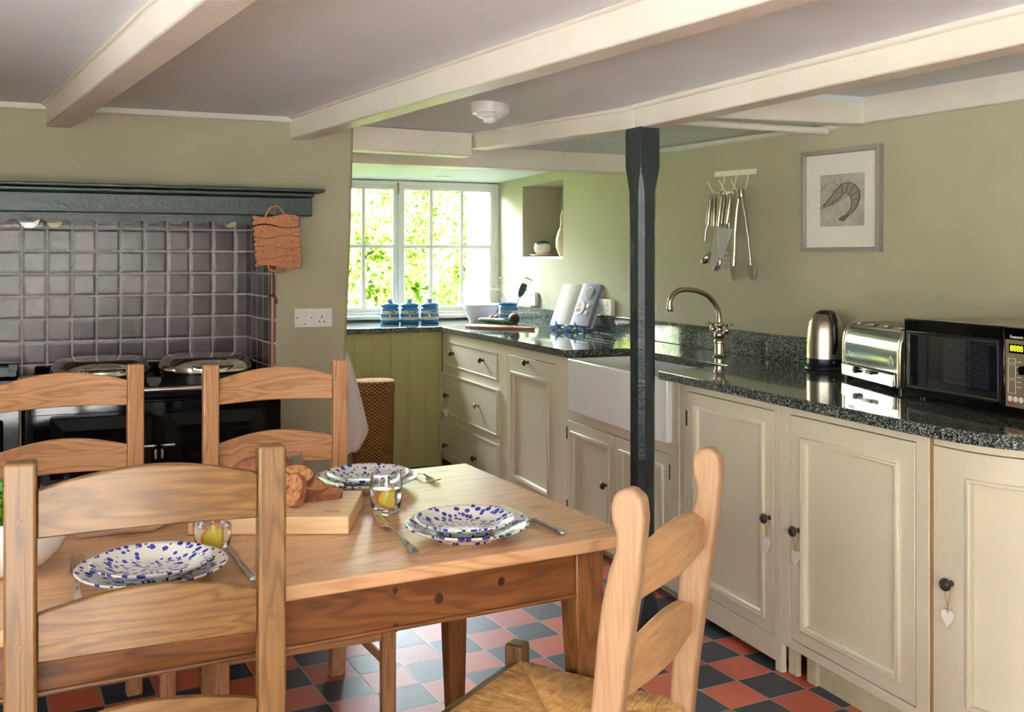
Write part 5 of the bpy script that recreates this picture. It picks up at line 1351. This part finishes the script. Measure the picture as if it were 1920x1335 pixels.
# local x = +(cos,sin) so the table runs to -x, y away
m = MB().box(-TLn, 0, 0, TWd, TT-.030, TT).build('tabletop', M['top'], tb, bevel=.005, seg=3)
ins = .045; lg = .072
def tleg(x, y, sx, sy):
    m = MB(); q = lg
    # taper on the inner faces
    a = [(x, y), (x+sx*q, y), (x+sx*q, y+sy*q), (x, y+sy*q)]; s = .62
    b = [(x+sx*.002, y+sy*.002), (x+sx*q*s, y+sy*.002), (x+sx*q*s, y+sy*q*s), (x+sx*.002, y+sy*q*s)]
    if sx*sy < 0: a.reverse(); b.reverse()
    m.hexa([(p[0], p[1], .60) for p in a], [(p[0], p[1], TT-.031) for p in a]); m2 = MB()
    vs = [(p[0], p[1], 0) for p in b] + [(p[0], p[1], .60) for p in a] + [(p[0], p[1], TT-.031) for p in a]
    fs = [(3, 2, 1, 0), (8, 9, 10, 11)] + [(i, (i+1) % 4, 4+(i+1) % 4, 4+i) for i in range(4)] + [(4+i, 4+(i+1) % 4, 8+(i+1) % 4, 8+i) for i in range(4)]
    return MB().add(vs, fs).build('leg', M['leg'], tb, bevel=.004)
for x, sx in ((-ins, -1), (-TLn+ins, 1)):
    for y, sy in ((ins, 1), (TWd-ins, -1)): tleg(x, y, sx, sy)
az0, az1 = .628, TT-.031
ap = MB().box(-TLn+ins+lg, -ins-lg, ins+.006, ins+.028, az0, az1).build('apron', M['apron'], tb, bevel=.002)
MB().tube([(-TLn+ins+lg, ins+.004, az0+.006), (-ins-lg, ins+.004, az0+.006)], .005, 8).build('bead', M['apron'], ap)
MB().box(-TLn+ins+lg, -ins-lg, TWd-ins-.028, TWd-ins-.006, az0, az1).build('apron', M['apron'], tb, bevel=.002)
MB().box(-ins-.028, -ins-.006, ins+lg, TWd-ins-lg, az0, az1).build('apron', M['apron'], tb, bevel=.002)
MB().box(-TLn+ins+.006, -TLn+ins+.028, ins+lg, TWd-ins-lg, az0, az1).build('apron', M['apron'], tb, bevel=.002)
kn_ = plain('dark_knot', (52, 26, 12), .4)
for px, py, s in ((823, 1122, .010), (741, 1107, .006), (940, 1090, .0085), (742, 1177, .008)):
    # where the apron plane is hit
    k = (px-960)/FP; n2 = ey_; off = n2.dot(c0) + ins+.006; Y = off/(n2.x*k+n2.y); X = k*Y; z = CH-(py-HZ)*Y/FP
    lxx = (Vector((X, Y))-c0).dot(-ex_)
    MB().lathe([(0, 0), (s, 0), (s*.6, .0006), (0, .0006)], 14, TR(lxx, ins+.0058, z, rx=pi/2) @ Matrix.Diagonal((1, 1.15, 1, 1))).build('knot', kn_, ap)

# ================================================================== ladder back chairs
def ladder_chair(label, pr_, pl, mats, seat_d=.42, sz=.45, back_to_cam=False, group='ladder-back pine chairs round the table', splay=.03, slat_mat=None):
    """pr_, pl: world xy of the back posts; local x from a to b, y forward (towards the seat front)"""
    a, b = Vector(pl), Vector(pr_); d = b-a; ang = atan2(d.y, d.x); W2 = d.length
    r = thing('dining_chair', label, 'chair', (a.x, a.y, 0), ang, group)
    mx, my, mz = mats; p = .024; sd = 1
    for x in (0, W2):
        m = MB(); vs = []
        for z, y in ((0, -.03), (.45, 0), (.75, 0), (1.052, -.0)):
            vs += [(x-p, y-p*.9, z), (x+p, y-p*.9, z), (x+p, y+p*.9, z), (x-p, y+p*.9, z)]
        fs = [(3, 2, 1, 0), (12, 13, 14, 15)] + [(k*4+i, k*4+(i+1) % 4, k*4+4+(i+1) % 4, k*4+4+i) for k in range(3) for i in range(4)]
        pp = m.add(vs, fs).build('back_post', mz, r, bevel=.005, seg=3)
        for zz in (.955, .755):
            MB().lathe([(0, 0), (.0065, 0), (.0065, .0008), (0, .0008)], 14, TR(x, p*.9, zz, rx=-pi/2)).build('peg', my, pp)
            MB().lathe([(0, 0), (.0065, 0), (.0065, .0008), (0, .0008)], 14, TR(x, -p*.9, zz, rx=pi/2)).build('peg', my, pp)
    for z0 in (.925, .722, .525):
        n = 14; bot = []; top = []
        for i in range(n+1):
            u_ = i/n; x = p + (W2-2*p)*u_; arch = sin(pi*u_); bot.append((x, z0 + .006*arch)); top.append((x, z0+.080+.030*arch))
        g0 = []; m = MB(); vs = []; fs = []; bow = -.012
        for i in range(n+1):
            y = bow*sin(pi*i/n)
            for yy in (y-.009, y+.009): vs += [(bot[i][0], yy, bot[i][1]), (top[i][0], yy, top[i][1])]
        for i in range(n):
            q = i*4; e = q+4
            fs += [(q, e, e+1, q+1), (q+2, q+3, e+3, e+2), (q+1, e+1, e+3, q+3), (q, q+2, e+2, e)]
        fs += [(0, 1, 3, 2), (n*4, n*4+2, n*4+3, n*4+1)]
        m.add(vs, fs).build('back_slat', mx, r, bevel=.003, angle=30)
    fx0, fx1 = -splay, W2+splay; fd = seat_d
    for x in (fx0, fx1):
        MB().prism([(x-.02, fd-.02), (x+.02, fd-.02), (x+.02, fd+.02), (x-.02, fd+.02)], 0, sz+.012).build('front_leg', mz, r, bevel=.004)
    MB().box(fx0+.02, fx1-.02, fd-.012, fd+.012, sz-.035, sz-.005).build('seat_rail', mx, r, bevel=.004); MB().box(p, W2-p, -.012, .012, sz-.035, sz-.005).build('seat_rail', mx, r, bevel=.004)
    MB().box(fx0+.02, fx1-.02, fd-.010, fd+.010, .275, .305).build('stretcher', mx, r, bevel=.003)
    for x0, x1 in ((0, fx0), (W2, fx1)):
        MB().tube([(x0, 0, sz-.02), (x1, fd-.015, sz-.02)], .014, 8).build('side_rail', my, r); MB().tube([(x0, 0, .20), (x1, fd-.015, .20)], .012, 8).build('stretcher', my, r)
    rush(r, [(fx0+.0, fd+.004), (fx1-.0, fd+.004), (W2, -.0), (0, -.0)], sz-.003, 18)
    return r
def rush(parent, q, z, n, rr=.0075):
    """woven rush: four triangular fields of strands running to the seat diagonals; q front-left, front-right, back-right, back-left"""
    Q = [Vector(p) for p in q]; c = sum(Q, Vector((0, 0)))/4; m = MB(); rs = random.Random(5)
    base = MB(); ins_ = [p + (c-p)*.03 for p in Q]
    base.prism([(p.x, p.y) for p in ins_], z-.02, z+.0)
    for e in range(4):
        A, B = Q[e], Q[(e+1) % 4]
        for i in range(n):
            t0 = (i+.5)/n
            # strand parallel to the neighbouring sides: comes over rail AB and runs in to the diagonal
            # inner field: lines parallel to AB between the two diagonals
            P0 = A + (c-A)*t0; P1 = B + (c-B)*t0
            h = z + .010*(1-t0) + .004*sin(t0*pi) 
            k = 6; pts = []
            for j in range(k+1):
                s_ = j/k; p = P0+(P1-P0)*s_; pts.append((p.x, p.y, h + rs.uniform(-.0008, .0008)))
            # perpendicular strands look: use ribbons across instead
            m.tube(pts, rr*.55*(1 if t0 < .95 else .6), 5)
    o = m.build('rush_seat', M['rush'], parent, angle=180)
    base.build('seat_core', M['rush'], parent); return o
def rush2(parent, q, z, n):
    """strands perpendicular to each rail, meeting on the diagonals"""
    Q = [Vector(p) for p in q]; c = sum(Q, Vector((0, 0)))/4; m = MB(); rs = random.Random(5)
    MB().prism([(p.x, p.y) for p in [p+(c-p)*.04 for p in Q]], z-.022, z+.002).build('seat_core', M['rush'], parent)
    for e in range(4):
        A, B = Q[e], Q[(e+1) % 4]; Pv, Nx = Q[e-1], Q[(e+2) % 4]; nn = n*2
        for i in range(nn):
            t0 = (i+.5)/nn; E = A + (B-A)*t0
            t1 = t0*2 if t0 < .5 else (1-t0)*2
            # end point on diagonal from nearer corner
            C_ = A if t0 < .5 else B; D = C_ + (c-C_)*t1
            ou = (E-D).normalized()*.012 if (E-D).length > 1e-6 else Vector((0, 0))
            jj = lambda: rs.uniform(-.0012, .0012)
            m.tube([(E.x+ou.x, E.y+ou.y, z-.012), (E.x+ou.x*.6, E.y+ou.y*.6, z+.006), (E.x, E.y, z+.011+jj()), (E.x*.5+D.x*.5+jj(), E.y*.5+D.y*.5+jj(), z+.008+jj()), (D.x, D.y, z+.005)], (B-A).length/nn*.62, 6)
    return m.build('rush_seat', M['rush'], parent, angle=180)
rush = lambda parent, q, z, n: rush2(parent, q, z, n)
HM = (M['honey_x'], M['honey_y'], M['honey_z']); PMt = (M['pine_x'], M['pine_y'], M['pine_z'])
# near chair: back to camera, forward = away
ladder_chair('honey-coloured ladder-back chair in the foreground, its back to the viewer', (-.430, 1.778), (-.800, 1.624), HM, seat_d=.37, sz=.425)
# far chairs: forward = towards camera, so the right hand post comes first
ladder_chair('pine ladder-back chair across the table in front of the cooker right door', (-.946, 3.130), (-.572, 3.300), PMt, seat_d=.44)
ladder_chair('pine ladder-back chair across the table at the left picture edge', (-1.560, 2.95), (-1.190, 3.150), PMt, seat_d=.42)

# carved chair at the table end
a = Vector((.172, 1.690)); b = Vector((.373, 2.05)); d = b-a; ang = atan2(d.y, d.x); W2 = d.length
cc = thing('carved_chair', 'pale carved chair with wavy back and rush seat at the right end of the table', 'chair', (a.x, a.y, 0), ang)
# local x from near post to far post; forward (seat) is +y
zt_ = 1.0
def cpost(x):
    rear = [(.45, -.000), (.55, -.010), (.70, -.030), (.85, -.052), (.95, -.062), (.985, -.058)]
    fr = [(1.0, -.040), (.998, -.020), (.985, -.006), (.965, .0), (.945, -.002), (.92, -.010), (.895, -.010), (.86, .002), (.80, .016), (.74, .024), (.68, .030), (.60, .038), (.52, .044), (.45, .046)]
    low = [(.30, .044), (.0, .020), (.0, -.020), (.30, -.004)]
    poly_ = [(y, z) for z, y in rear + fr + low]
    return MB().prism(poly_, x-.019, x+.019, 'x').build('back_post', M['worn_z'], cc, bevel=.009, seg=3, angle=40)
sh_ = lambda z: 0
for x in (0, W2): cpost(x)
def cslat(z0, z1, yy):
    n = 18; vs = []; fs = []
    for i in range(n+1):
        u_ = i/n; x = .012+(W2-.024)*u_
        zt2 = z1 + .026*sin(pi*u_)**1.5 - .010*sin(2*pi*u_*1.0)*0 - (.012 if u_ < .12 or u_ > .88 else 0)
        zb2 = z0 + .006*cos(2*pi*u_) + .018*sin(pi*u_)
        y = yy - .020*sin(pi*u_)
        for q in (y-.012, y+.012): vs += [(x, q, zb2), (x, q, zt2)]
    for i in range(n):
        q = i*4; e = q+4; fs += [(q, e, e+1, q+1), (q+2, q+3, e+3, e+2), (q+1, e+1, e+3, q+3), (q, q+2, e+2, e)]
    fs += [(0, 1, 3, 2), (n*4, n*4+2, n*4+3, n*4+1)]
    return MB().add(vs, fs).build('back_slat', M['worn_x'], cc, bevel=.007, seg=3, angle=40)
cslat(.785, .872, -.016); cslat(.610, .695, .010)
FD = .43; fx0, fx1 = -.045, W2+.03
for x in (fx0, fx1): MB().prism([(x-.022, FD-.022), (x+.022, FD-.022), (x+.022, FD+.022), (x-.022, FD+.022)], 0, .505).build('front_leg', M['honey_z'], cc, bevel=.006, seg=3)
MB().box(fx0+.02, fx1-.02, FD-.014, FD+.014, .43, .462).build('seat_rail', M['honey_x'], cc, bevel=.004)
for x0, x1 in ((0, fx0), (W2, fx1)):
    mr_ = MB(); ln_ = [(x0-.012, .0), (x0+.012, .0), (x1+.012, FD-.02), (x1-.012, FD-.02)]; mr_.prism(ln_, .425, .462).build('seat_rail', M['honey_y'], cc, bevel=.004)
    MB().tube([(x0, .02, .22), (x1, FD-.015, .22)], .013, 8).build('stretcher', M['honey_y'], cc)
MB().tube([(0, 0, .26), (W2, 0, .26)], .012, 8).build('stretcher', M['honey_x'], cc); MB().tube([(fx0, FD, .26), (fx1, FD, .26)], .013, 8).build('stretcher', M['honey_x'], cc)
rush2(cc, [(fx0+.016, FD-.02), (fx1-.016, FD-.02), (W2-.005, .03), (0.005, .03)], .457, 26)

# ================================================================== table setting
def tpos(px, py, z=TT): X, Y = at_z(px, py, z); return Vector((X, Y, TT))
def plate(loc, name, r0, label, h, group, z):
    r = thing(name, label, 'plate', (loc.x, loc.y, z), random.uniform(0, 6), group)
    s = r0/.14
    MB().lathe([(0, .004), (.070*s, .004), (.074*s, 0), (.080*s, 0), (.084*s, .006*h), (.105*s, .012*h), (.130*s, .022*h), (.139*s, .027*h), (.1405*s, .0295*h), (.138*s, .031*h), (.128*s, .0265*h), (.104*s, .017*h), (.088*s, .0105*h), (.074*s, .0085*h), (0, .0082*h)], 72).build('plate', M['splat'], r, angle=70)
    return r
for (bx_, by_, sx_, sy_, wh) in ((286, 1060, 286, 1049, 'nearest the foreground chair'), (876, 981, 871, 971.5, 'at the right end of the table'), (687, 894, 689, 887, 'on the far side of the table')):
    z1 = TT+.027; p = tpos(bx_, by_, z1); plate(p, 'dinner_plate', .1385, 'large blue splattered plate under a smaller one, ' + wh, 1.0, 'blue splattered dinner plates', TT+.0005)
    q = tpos(sx_, sy_, z1+.012); q = Vector((p.x*.35+q.x*.65, p.y*.35+q.y*.65, 0)); plate(q, 'side_plate', .1125, 'smaller blue splattered plate stacked on the dinner plate ' + wh, .95, 'blue splattered side plates', TT+.0135)

def fork(p0, p1, label, w=.012):
    """p0 handle end, p1 tine tips"""
    d = p1-p0; L = d.length; r = thing('fork', label, 'fork', (p0.x, p0.y, TT+.001), atan2(d.y, d.x), 'steel forks on the table')
    def rib(P, name, th=.0016):
        m = MB(); up_ = [(x, wd_, z) for x, wd_, z in P]; vs = []; fs = []
        for x, wd_, z in up_: vs += [(x, -wd_, z), (x, wd_, z), (x, wd_, z+th), (x, -wd_, z+th)]
        n = len(up_)
        for i in range(n-1):
            for k in range(4): fs.append((i*4+k, i*4+(k+1) % 4, i*4+4+(k+1) % 4, i*4+4+k))
        fs += [(3, 2, 1, 0), (n*4-4, n*4-3, n*4-2, n*4-1)]
        return m.add(vs, fs)
    s = L/.20
    rib([(0, .006, .001), (.006*s, .0105, .001), (.03*s, .0085, .003), (.07*s, .0035, .008), (.10*s, .003, .011), (.125*s, .004, .007), (.133*s, .010, .004), (.142*s, w, .001), (.150*s, w, .0005)], 'h', .0022).build('handle', M['cutlery'], r, bevel=.0007, angle=50)
    for i in range(4):
        y = -w+.0018 + (2*w-.0036)*i/3
        q = rib([(.149*s, .0016, .0005), (.165*s, .0015, .001), (.185*s, .0013, .004), (L, .0007, .009)], 't'); q.v = [(x, yy+y, z) for x, yy, z in q.v]
        q.build('tine', M['cutlery'], r, angle=50)
    return r
fork(tpos(780, 1040), tpos(704, 972), 'fork on the table between the right glass and the right-hand plate')
fork(tpos(768, 889), tpos(822, 899, TT+.01), 'fork lying beyond the far plate, its tines pointing right')
fork(tpos(146, 1148), tpos(144, 1052), 'fork left of the near plate, seen through the foreground chair back')
def knife(p0, p1, label):
    d = p1-p0; L = d.length; r = thing('table_knife', label, 'knife', (p0.x, p0.y, TT+.001), atan2(d.y, d.x), 'steel knives on the table')
    hl = L*.45
    MB().tube([(0, 0, .006), (.004, 0, .006), (.02, 0, .006), (hl*.6, 0, .006), (hl-.012, 0, .006), (hl-.006, 0, .006), (hl, 0, .006)], [.005, .009, .0095, .0075, .006, .008, .006], 12, flat=.6).build('handle', M['cutlery'], r, angle=60)
    MB().prism([(hl-.002, -.004), (hl+.01, -.009), (L-.03, -.009), (L-.005, -.003), (L, .005), (L-.01, .007), (hl+.01, .006), (hl-.002, .004)], .004, .0062).build('blade', M['cutlery'], r, bevel=.0005)
    return r
knife(tpos(1059, 1006), tpos(935, 951), 'table knife on the right of the right-hand plate, handle towards the table end')
knife(tpos(478, 1094), tpos(404, 1002), 'table knife right of the near plate, partly behind the chair post')

def glass(loc, label, fill=.048, slice_=None, detail=True):
    r = thing('drinking_glass', label, 'glass', (loc.x, loc.y, TT+.0005), 0, 'tumblers on the table')
    MB().lathe([(0, 0), (.028, 0), (.031, .003), (.034, .012), (.0385, .035), (.040, .055), (.0385, .075), (.0355, .094), (.0348, .098), (.0338, .098), (.0368, .075), (.0382, .055), (.0367, .035), (.0325, .016), (.028, .012), (0, .010)], 56).build('tumbler', M['glass'], r, angle=70)
    MB().lathe([(0, .0105), (.0275, .0125), (.0322, .0165), (.0364, .035), (.0379, fill), (.0375, fill+.003), (0, fill+.002)], 48).build('water', M['water'], r, angle=50)
    if slice_:
        m = TR(.010, 0, fill-.022, rx=pi/2, rz=slice_)
        a0_, a1_ = pi*.42, pi*1.58
        pts = [(.0255*cos(a0_+(a1_-a0_)*k/19), .0235*sin(a0_+(a1_-a0_)*k/19)) for k in range(20)]
        s = MB().prism(pts, -.003, .003, 'z', m).build('lemon_flesh', M['lemon'], r, bevel=.001)
        m2 = MB(); arc = lambda q, k: (q*cos(a0_+(a1_-a0_)*k/19), q*.92*sin(a0_+(a1_-a0_)*k/19))
        o_ = [arc(.0285, k) for k in range(20)] + [arc(.0257, k) for k in range(19, -1, -1)]
        m2.prism(o_, -.0034, .0034, 'z', m).build('peel', M['orange'], s)
    return r
glass(tpos(724, 962), 'tumbler of water with an orange slice, in front of the far plate', .060, .25)
glass(tpos(399, 1036), 'tumbler of water with a lemon slice behind the near plate', .055, -.2)
glass(tpos(541, 920), 'nearly hidden tumbler beyond the sliced bread', .05)
glass(Vector((-1.045, 2.29, 0)), 'tumbler at the left whose rim just shows above the chair slat', .05)

# bread board and bread
a = tpos(352, 1005); b = tpos(654, 1003); d = b-a; L = d.length
bb = thing('bread_board', 'thick square wooden board carrying the bread in the middle of the table', 'bread board', (a.x, a.y, TT+.0005), atan2(d.y, d.x))
MB().box(0, L, 0, .255, 0, .040).build('block', M['board'], bb, bevel=.004, seg=3)
tm = text_mb('T&G', .012, .0003); tm.v = [(x+L-.045, y+.045, .0402+z) for x, y, z in tm.v]
# oval burnt stamp
MB().tube([(L-.045+.018*cos(k*pi/14), .05+.007*sin(k*pi/14), .0402) for k in range(28)], .0006, 4, closed=True).build('burnt_stamp', plain('burnt_mark', (120, 84, 56), .7), bb)
BZ = TT+.041
def loaf(px, py, label):
    X, Y = at_z(px, py, BZ+.05)
    r = thing('bread_loaf', label, 'bread', (X, Y, BZ), .2)
    MB().sphere((0, 0, .043), .085, .05, .047, 28, 18, fn=lambda d: 1 + .05*noise.noise(d*3) - (.12 if d.z < -.5 else 0)).build('crust', M['crust'], r)
    return r
loaf(495, 884, 'uncut end of the brown loaf behind the foreground chair post')
def slice_(px, py, z, rx, ry, rz, label, s=1.0):
    X, Y = at_z(px, py, z); r = thing('bread_slice', label, 'bread', (X, Y, z), 0, 'slices of brown bread on the board', rot=(rx, ry, rz))
    pts = []; 
    for k in range(36):
        a = 2*pi*k/36; R = .037*(1+.10*cos(2*a)+.05*cos(3*a+1)); pts.append((R*cos(a)*1.12*s, R*sin(a)*s + (.006 if sin(a) > .5 else 0)))
    c = MB(); n = len(pts); inn = [(x*.93, y*.93) for x, y in pts]; t_ = .0075
    c.v = [(x, y, -t_) for x, y in pts] + [(x, y, t_) for x, y in pts] + [(x, y, t_) for x, y in inn] + [(x, y, -t_) for x, y in inn]
    for i in range(n):
        j = (i+1) % n; c.f += [(i, j, n+j, n+i), (n+i, n+j, 2*n+j, 2*n+i), (3*n+i, 3*n+j, j, i)]
    c.build('crust', M['crust'], r, angle=60)
    MB().prism(inn, -t_-.0004, t_+.0004).build('crumb', M['crumb'], r)
    return r
slice_(601, 924, BZ+.011, .12, .05, .2, 'slice of brown bread lying flat at the right front of the pile', 1.12)
slice_(575, 908, BZ+.036, .45, .25, .6, 'slice of brown bread leaning on top of the flat slice')
slice_(548, 922, BZ+.030, 1.05, .3, -.9, 'slice of brown bread standing on edge at the left of the pile')
slice_(551, 898, BZ+.052, .5, -.2, .3, 'topmost slice of brown bread in the pile')
slice_(525, 915, BZ+.030, 1.2, .1, -.6, 'slice of brown bread half hidden by the chair post')

# white dish and salad bowl
a = tpos(122, 1019); b = tpos(270, 999); d = b-a
r = thing('serving_dish', 'rectangular white dish with raised rim beyond the near plate', 'dish', (a.x+.0, a.y, TT+.0005), .38)
m = MB(); hx_, hy_ = .21, .12; vs = []; 
lv = [(.012, 0, .035), (0, 0, .0), (-.0, .0, .0)]
o0 = [(.03, .03), (hx_-.03, .03), (hx_-.03, hy_-.03), (.03, hy_-.03)]; o1 = [(0, 0), (hx_, 0), (hx_, hy_), (0, hy_)]; i1 = [(.004, .004), (hx_-.004, .004), (hx_-.004, hy_-.004), (.004, hy_-.004)]; i0 = [(.034, .034), (hx_-.034, .034), (hx_-.034, hy_-.034), (.034, hy_-.034)]
vs = [(x, y, 0) for x, y in o0] + [(x, y, .022) for x, y in o1] + [(x, y, .0245) for x, y in i1] + [(x, y, .005) for x, y in i0]; fs = [(3, 2, 1, 0), (12, 13, 14, 15)]
for k in range(3):
    for i in range(4): fs.append((k*4+i, k*4+(i+1) % 4, k*4+4+(i+1) % 4, k*4+4+i))
m.add(vs, fs).build('dish', M['white'], r, bevel=.003)
r = thing('butter_block', 'pale block of butter on the rectangular white dish', 'butter', (a.x+.0, a.y, TT+.006), .38)
MB().box(.04, .13, .04, .085, 0, .045).build('block', plain('butter', (244, 238, 214), .4), r, bevel=.004)
p = Vector((-.985, 1.945, TT)); p = Vector(( (8-960)/FP*1.95, 1.95, TT))
r = thing('salad_bowl', 'deep white salad bowl at the left picture edge', 'bowl', (p.x, p.y, TT+.0005), 0)
MB().lathe([(0, 0), (.045, 0), (.05, .002), (.08, .018), (.105, .045), (.119, .075), (.124, .105), (.125, .118), (.121, .119), (.119, .105), (.112, .075), (.098, .047), (.075, .022), (0, .010)], 64).build('bowl', M['white'], r, angle=70)
rs = random.Random(11)
for i in range(26):
    a_ = rs.uniform(0, 2*pi); rr = rs.uniform(0, .07); x, y = p.x+rr*cos(a_), p.y+rr*sin(a_); z = TT+.085+rs.uniform(0, .03)
    if i < 8: x, y = p.x+rs.uniform(-.07, -.01), p.y+rs.uniform(-.03, .03); z += .035
    red = i % 4 == 0
    lf = thing('salad_leaf', 'red-veined salad leaf in the bowl at the left picture edge' if red else 'green salad leaf in the bowl at the left picture edge', 'leaf', (x, y, z), 0, 'red salad leaves' if red else 'green salad leaves', rot=(rs.uniform(-.9, .9), rs.uniform(-.9, .9), rs.uniform(0, 6)))
    g = []; LL, WW = rs.uniform(.05, .075), rs.uniform(.018, .028)
    for a in range(8):
        u_ = a/7; ww = WW*sin(pi*min(.98, u_*.9+.08))**.7; g.append([(LL*(u_-.5), ww*s*(1+.15*sin(u_*20)), .012*abs(s)*1.2 + .012*sin(u_*9+s*3) + .01*u_) for s in (-1, -.5, 0, .5, 1)])
    MB().surf(g, thick=.0006).build('blade', M['leafin'] if not red else (bpy.data.materials.get('red_leaf') or plain('red_leaf', (110, 40, 50), .5)), lf, angle=180)
SKY, SUN, EXPO, WIN_FILL = 8.0, 120.0, 1.12, 1000.0
# ================================================================== light and camera
wd = bpy.data.worlds.new('sky'); SC.world = wd; wd.use_nodes = True; nt = wd.node_tree
bg = nt.nodes['Background']; tc = nt.nodes.new('ShaderNodeTexCoord'); sp = nt.nodes.new('ShaderNodeSeparateXYZ'); rp = nt.nodes.new('ShaderNodeValToRGB')
nt.links.new(tc.outputs['Generated'], sp.inputs[0]); nt.links.new(sp.outputs[2], rp.inputs[0]); nt.links.new(rp.outputs[0], bg.inputs[0])
e = rp.color_ramp.elements; e[0].position = 0; e[0].color = (.62, .66, .50, 1); e[1].position = .6; e[1].color = (.62, .78, 1, 1)
q = e.new(.06); q.color = (1, 1, 1, 1)
bg.inputs[1].default_value = SKY
su = bpy.data.lights.new('sun', 'SUN'); su.energy = SUN; su.angle = radians(1.5); su.color = (1, .98, .94)
so = bpy.data.objects.new('sun', su); COL.objects.link(so); so.rotation_euler = (radians(48), 0, radians(35))
def portal(v, w, z, sx, sz, ang, name):
    l = bpy.data.lights.new(name, 'AREA'); l.shape = 'RECTANGLE'; l.size = sx; l.size_y = sz; l.cycles.is_portal = True
    o = bpy.data.objects.new(name, l); COL.objects.link(o); o.location = VW(v, w, z)
    o.rotation_euler = (pi/2, 0, ang); return o
portal(1.985, 7.26, 1.47, 1.7, 1.0, ROTW + pi*0, 'window_portal')      # faces -w after the turn below
bpy.data.objects['window_portal'].rotation_euler = (radians(90), 0, ROTW + pi)
for o_, s in (('window_portal', 1),): pass
portal(-2.36, 1.0, 1.325, 1.8, 1.15, 0, 'left_portal'); portal(-2.36, -1.4, 1.325, 1.8, 1.15, 0, 'left_portal')
portal(-.6, -2.84, 1.21, 2.0, 1.42, 0, 'rear_portal')
for o in bpy.data.objects:
    if o.type == 'LIGHT' and o.data.type == 'AREA':
        n = o.name.split('.')[0]
        dv = {'window_portal': (0, -1), 'left_portal': (1, 0), 'rear_portal': (0, 1)}.get(n)
        if dv:
            d = VW(*dv); o.rotation_euler = d.to_track_quat('-Z', 'Z').to_euler()
la = bpy.data.lights.new('window_daylight', 'AREA'); la.shape = 'RECTANGLE'; la.size = 2.6; la.size_y = 1.6; la.energy = WIN_FILL; la.color = (.84, .93, 1)  # added fill lamp, out of view above the window, brightens the far end
lo = bpy.data.objects.new('window_daylight', la); COL.objects.link(lo); lo.location = VW(2.2, 8.9, 3.3); lo.rotation_euler = (VW(2.3, 6.3, .9) - lo.location).to_track_quat('-Z', 'Z').to_euler()
cam = bpy.data.cameras.new('camera'); co = bpy.data.objects.new('camera', cam); COL.objects.link(co)
co.location = (0, 0, CH); co.rotation_euler = (pi/2, 0, 0)
cam.sensor_width = 36; cam.lens = 36*FP/1920; cam.shift_y = -(667.5-HZ)/1920; cam.clip_start = .05
SC.camera = co
vs = SC.view_settings; SC.display_settings.display_device = 'sRGB'; vs.view_transform = 'Standard'; vs.look = 'None'; vs.gamma = 1; vs.exposure = EXPO
SC.cycles.max_bounces = 14; SC.cycles.diffuse_bounces = 8; SC.cycles.glossy_bounces = 6; SC.cycles.transmission_bounces = 12; SC.cycles.transparent_max_bounces = 16
SC.cycles.use_denoising = True; SC.cycles.sample_clamp_indirect = 8; SC.cycles.caustics_refractive = True; SC.cycles.caustics_reflective = False
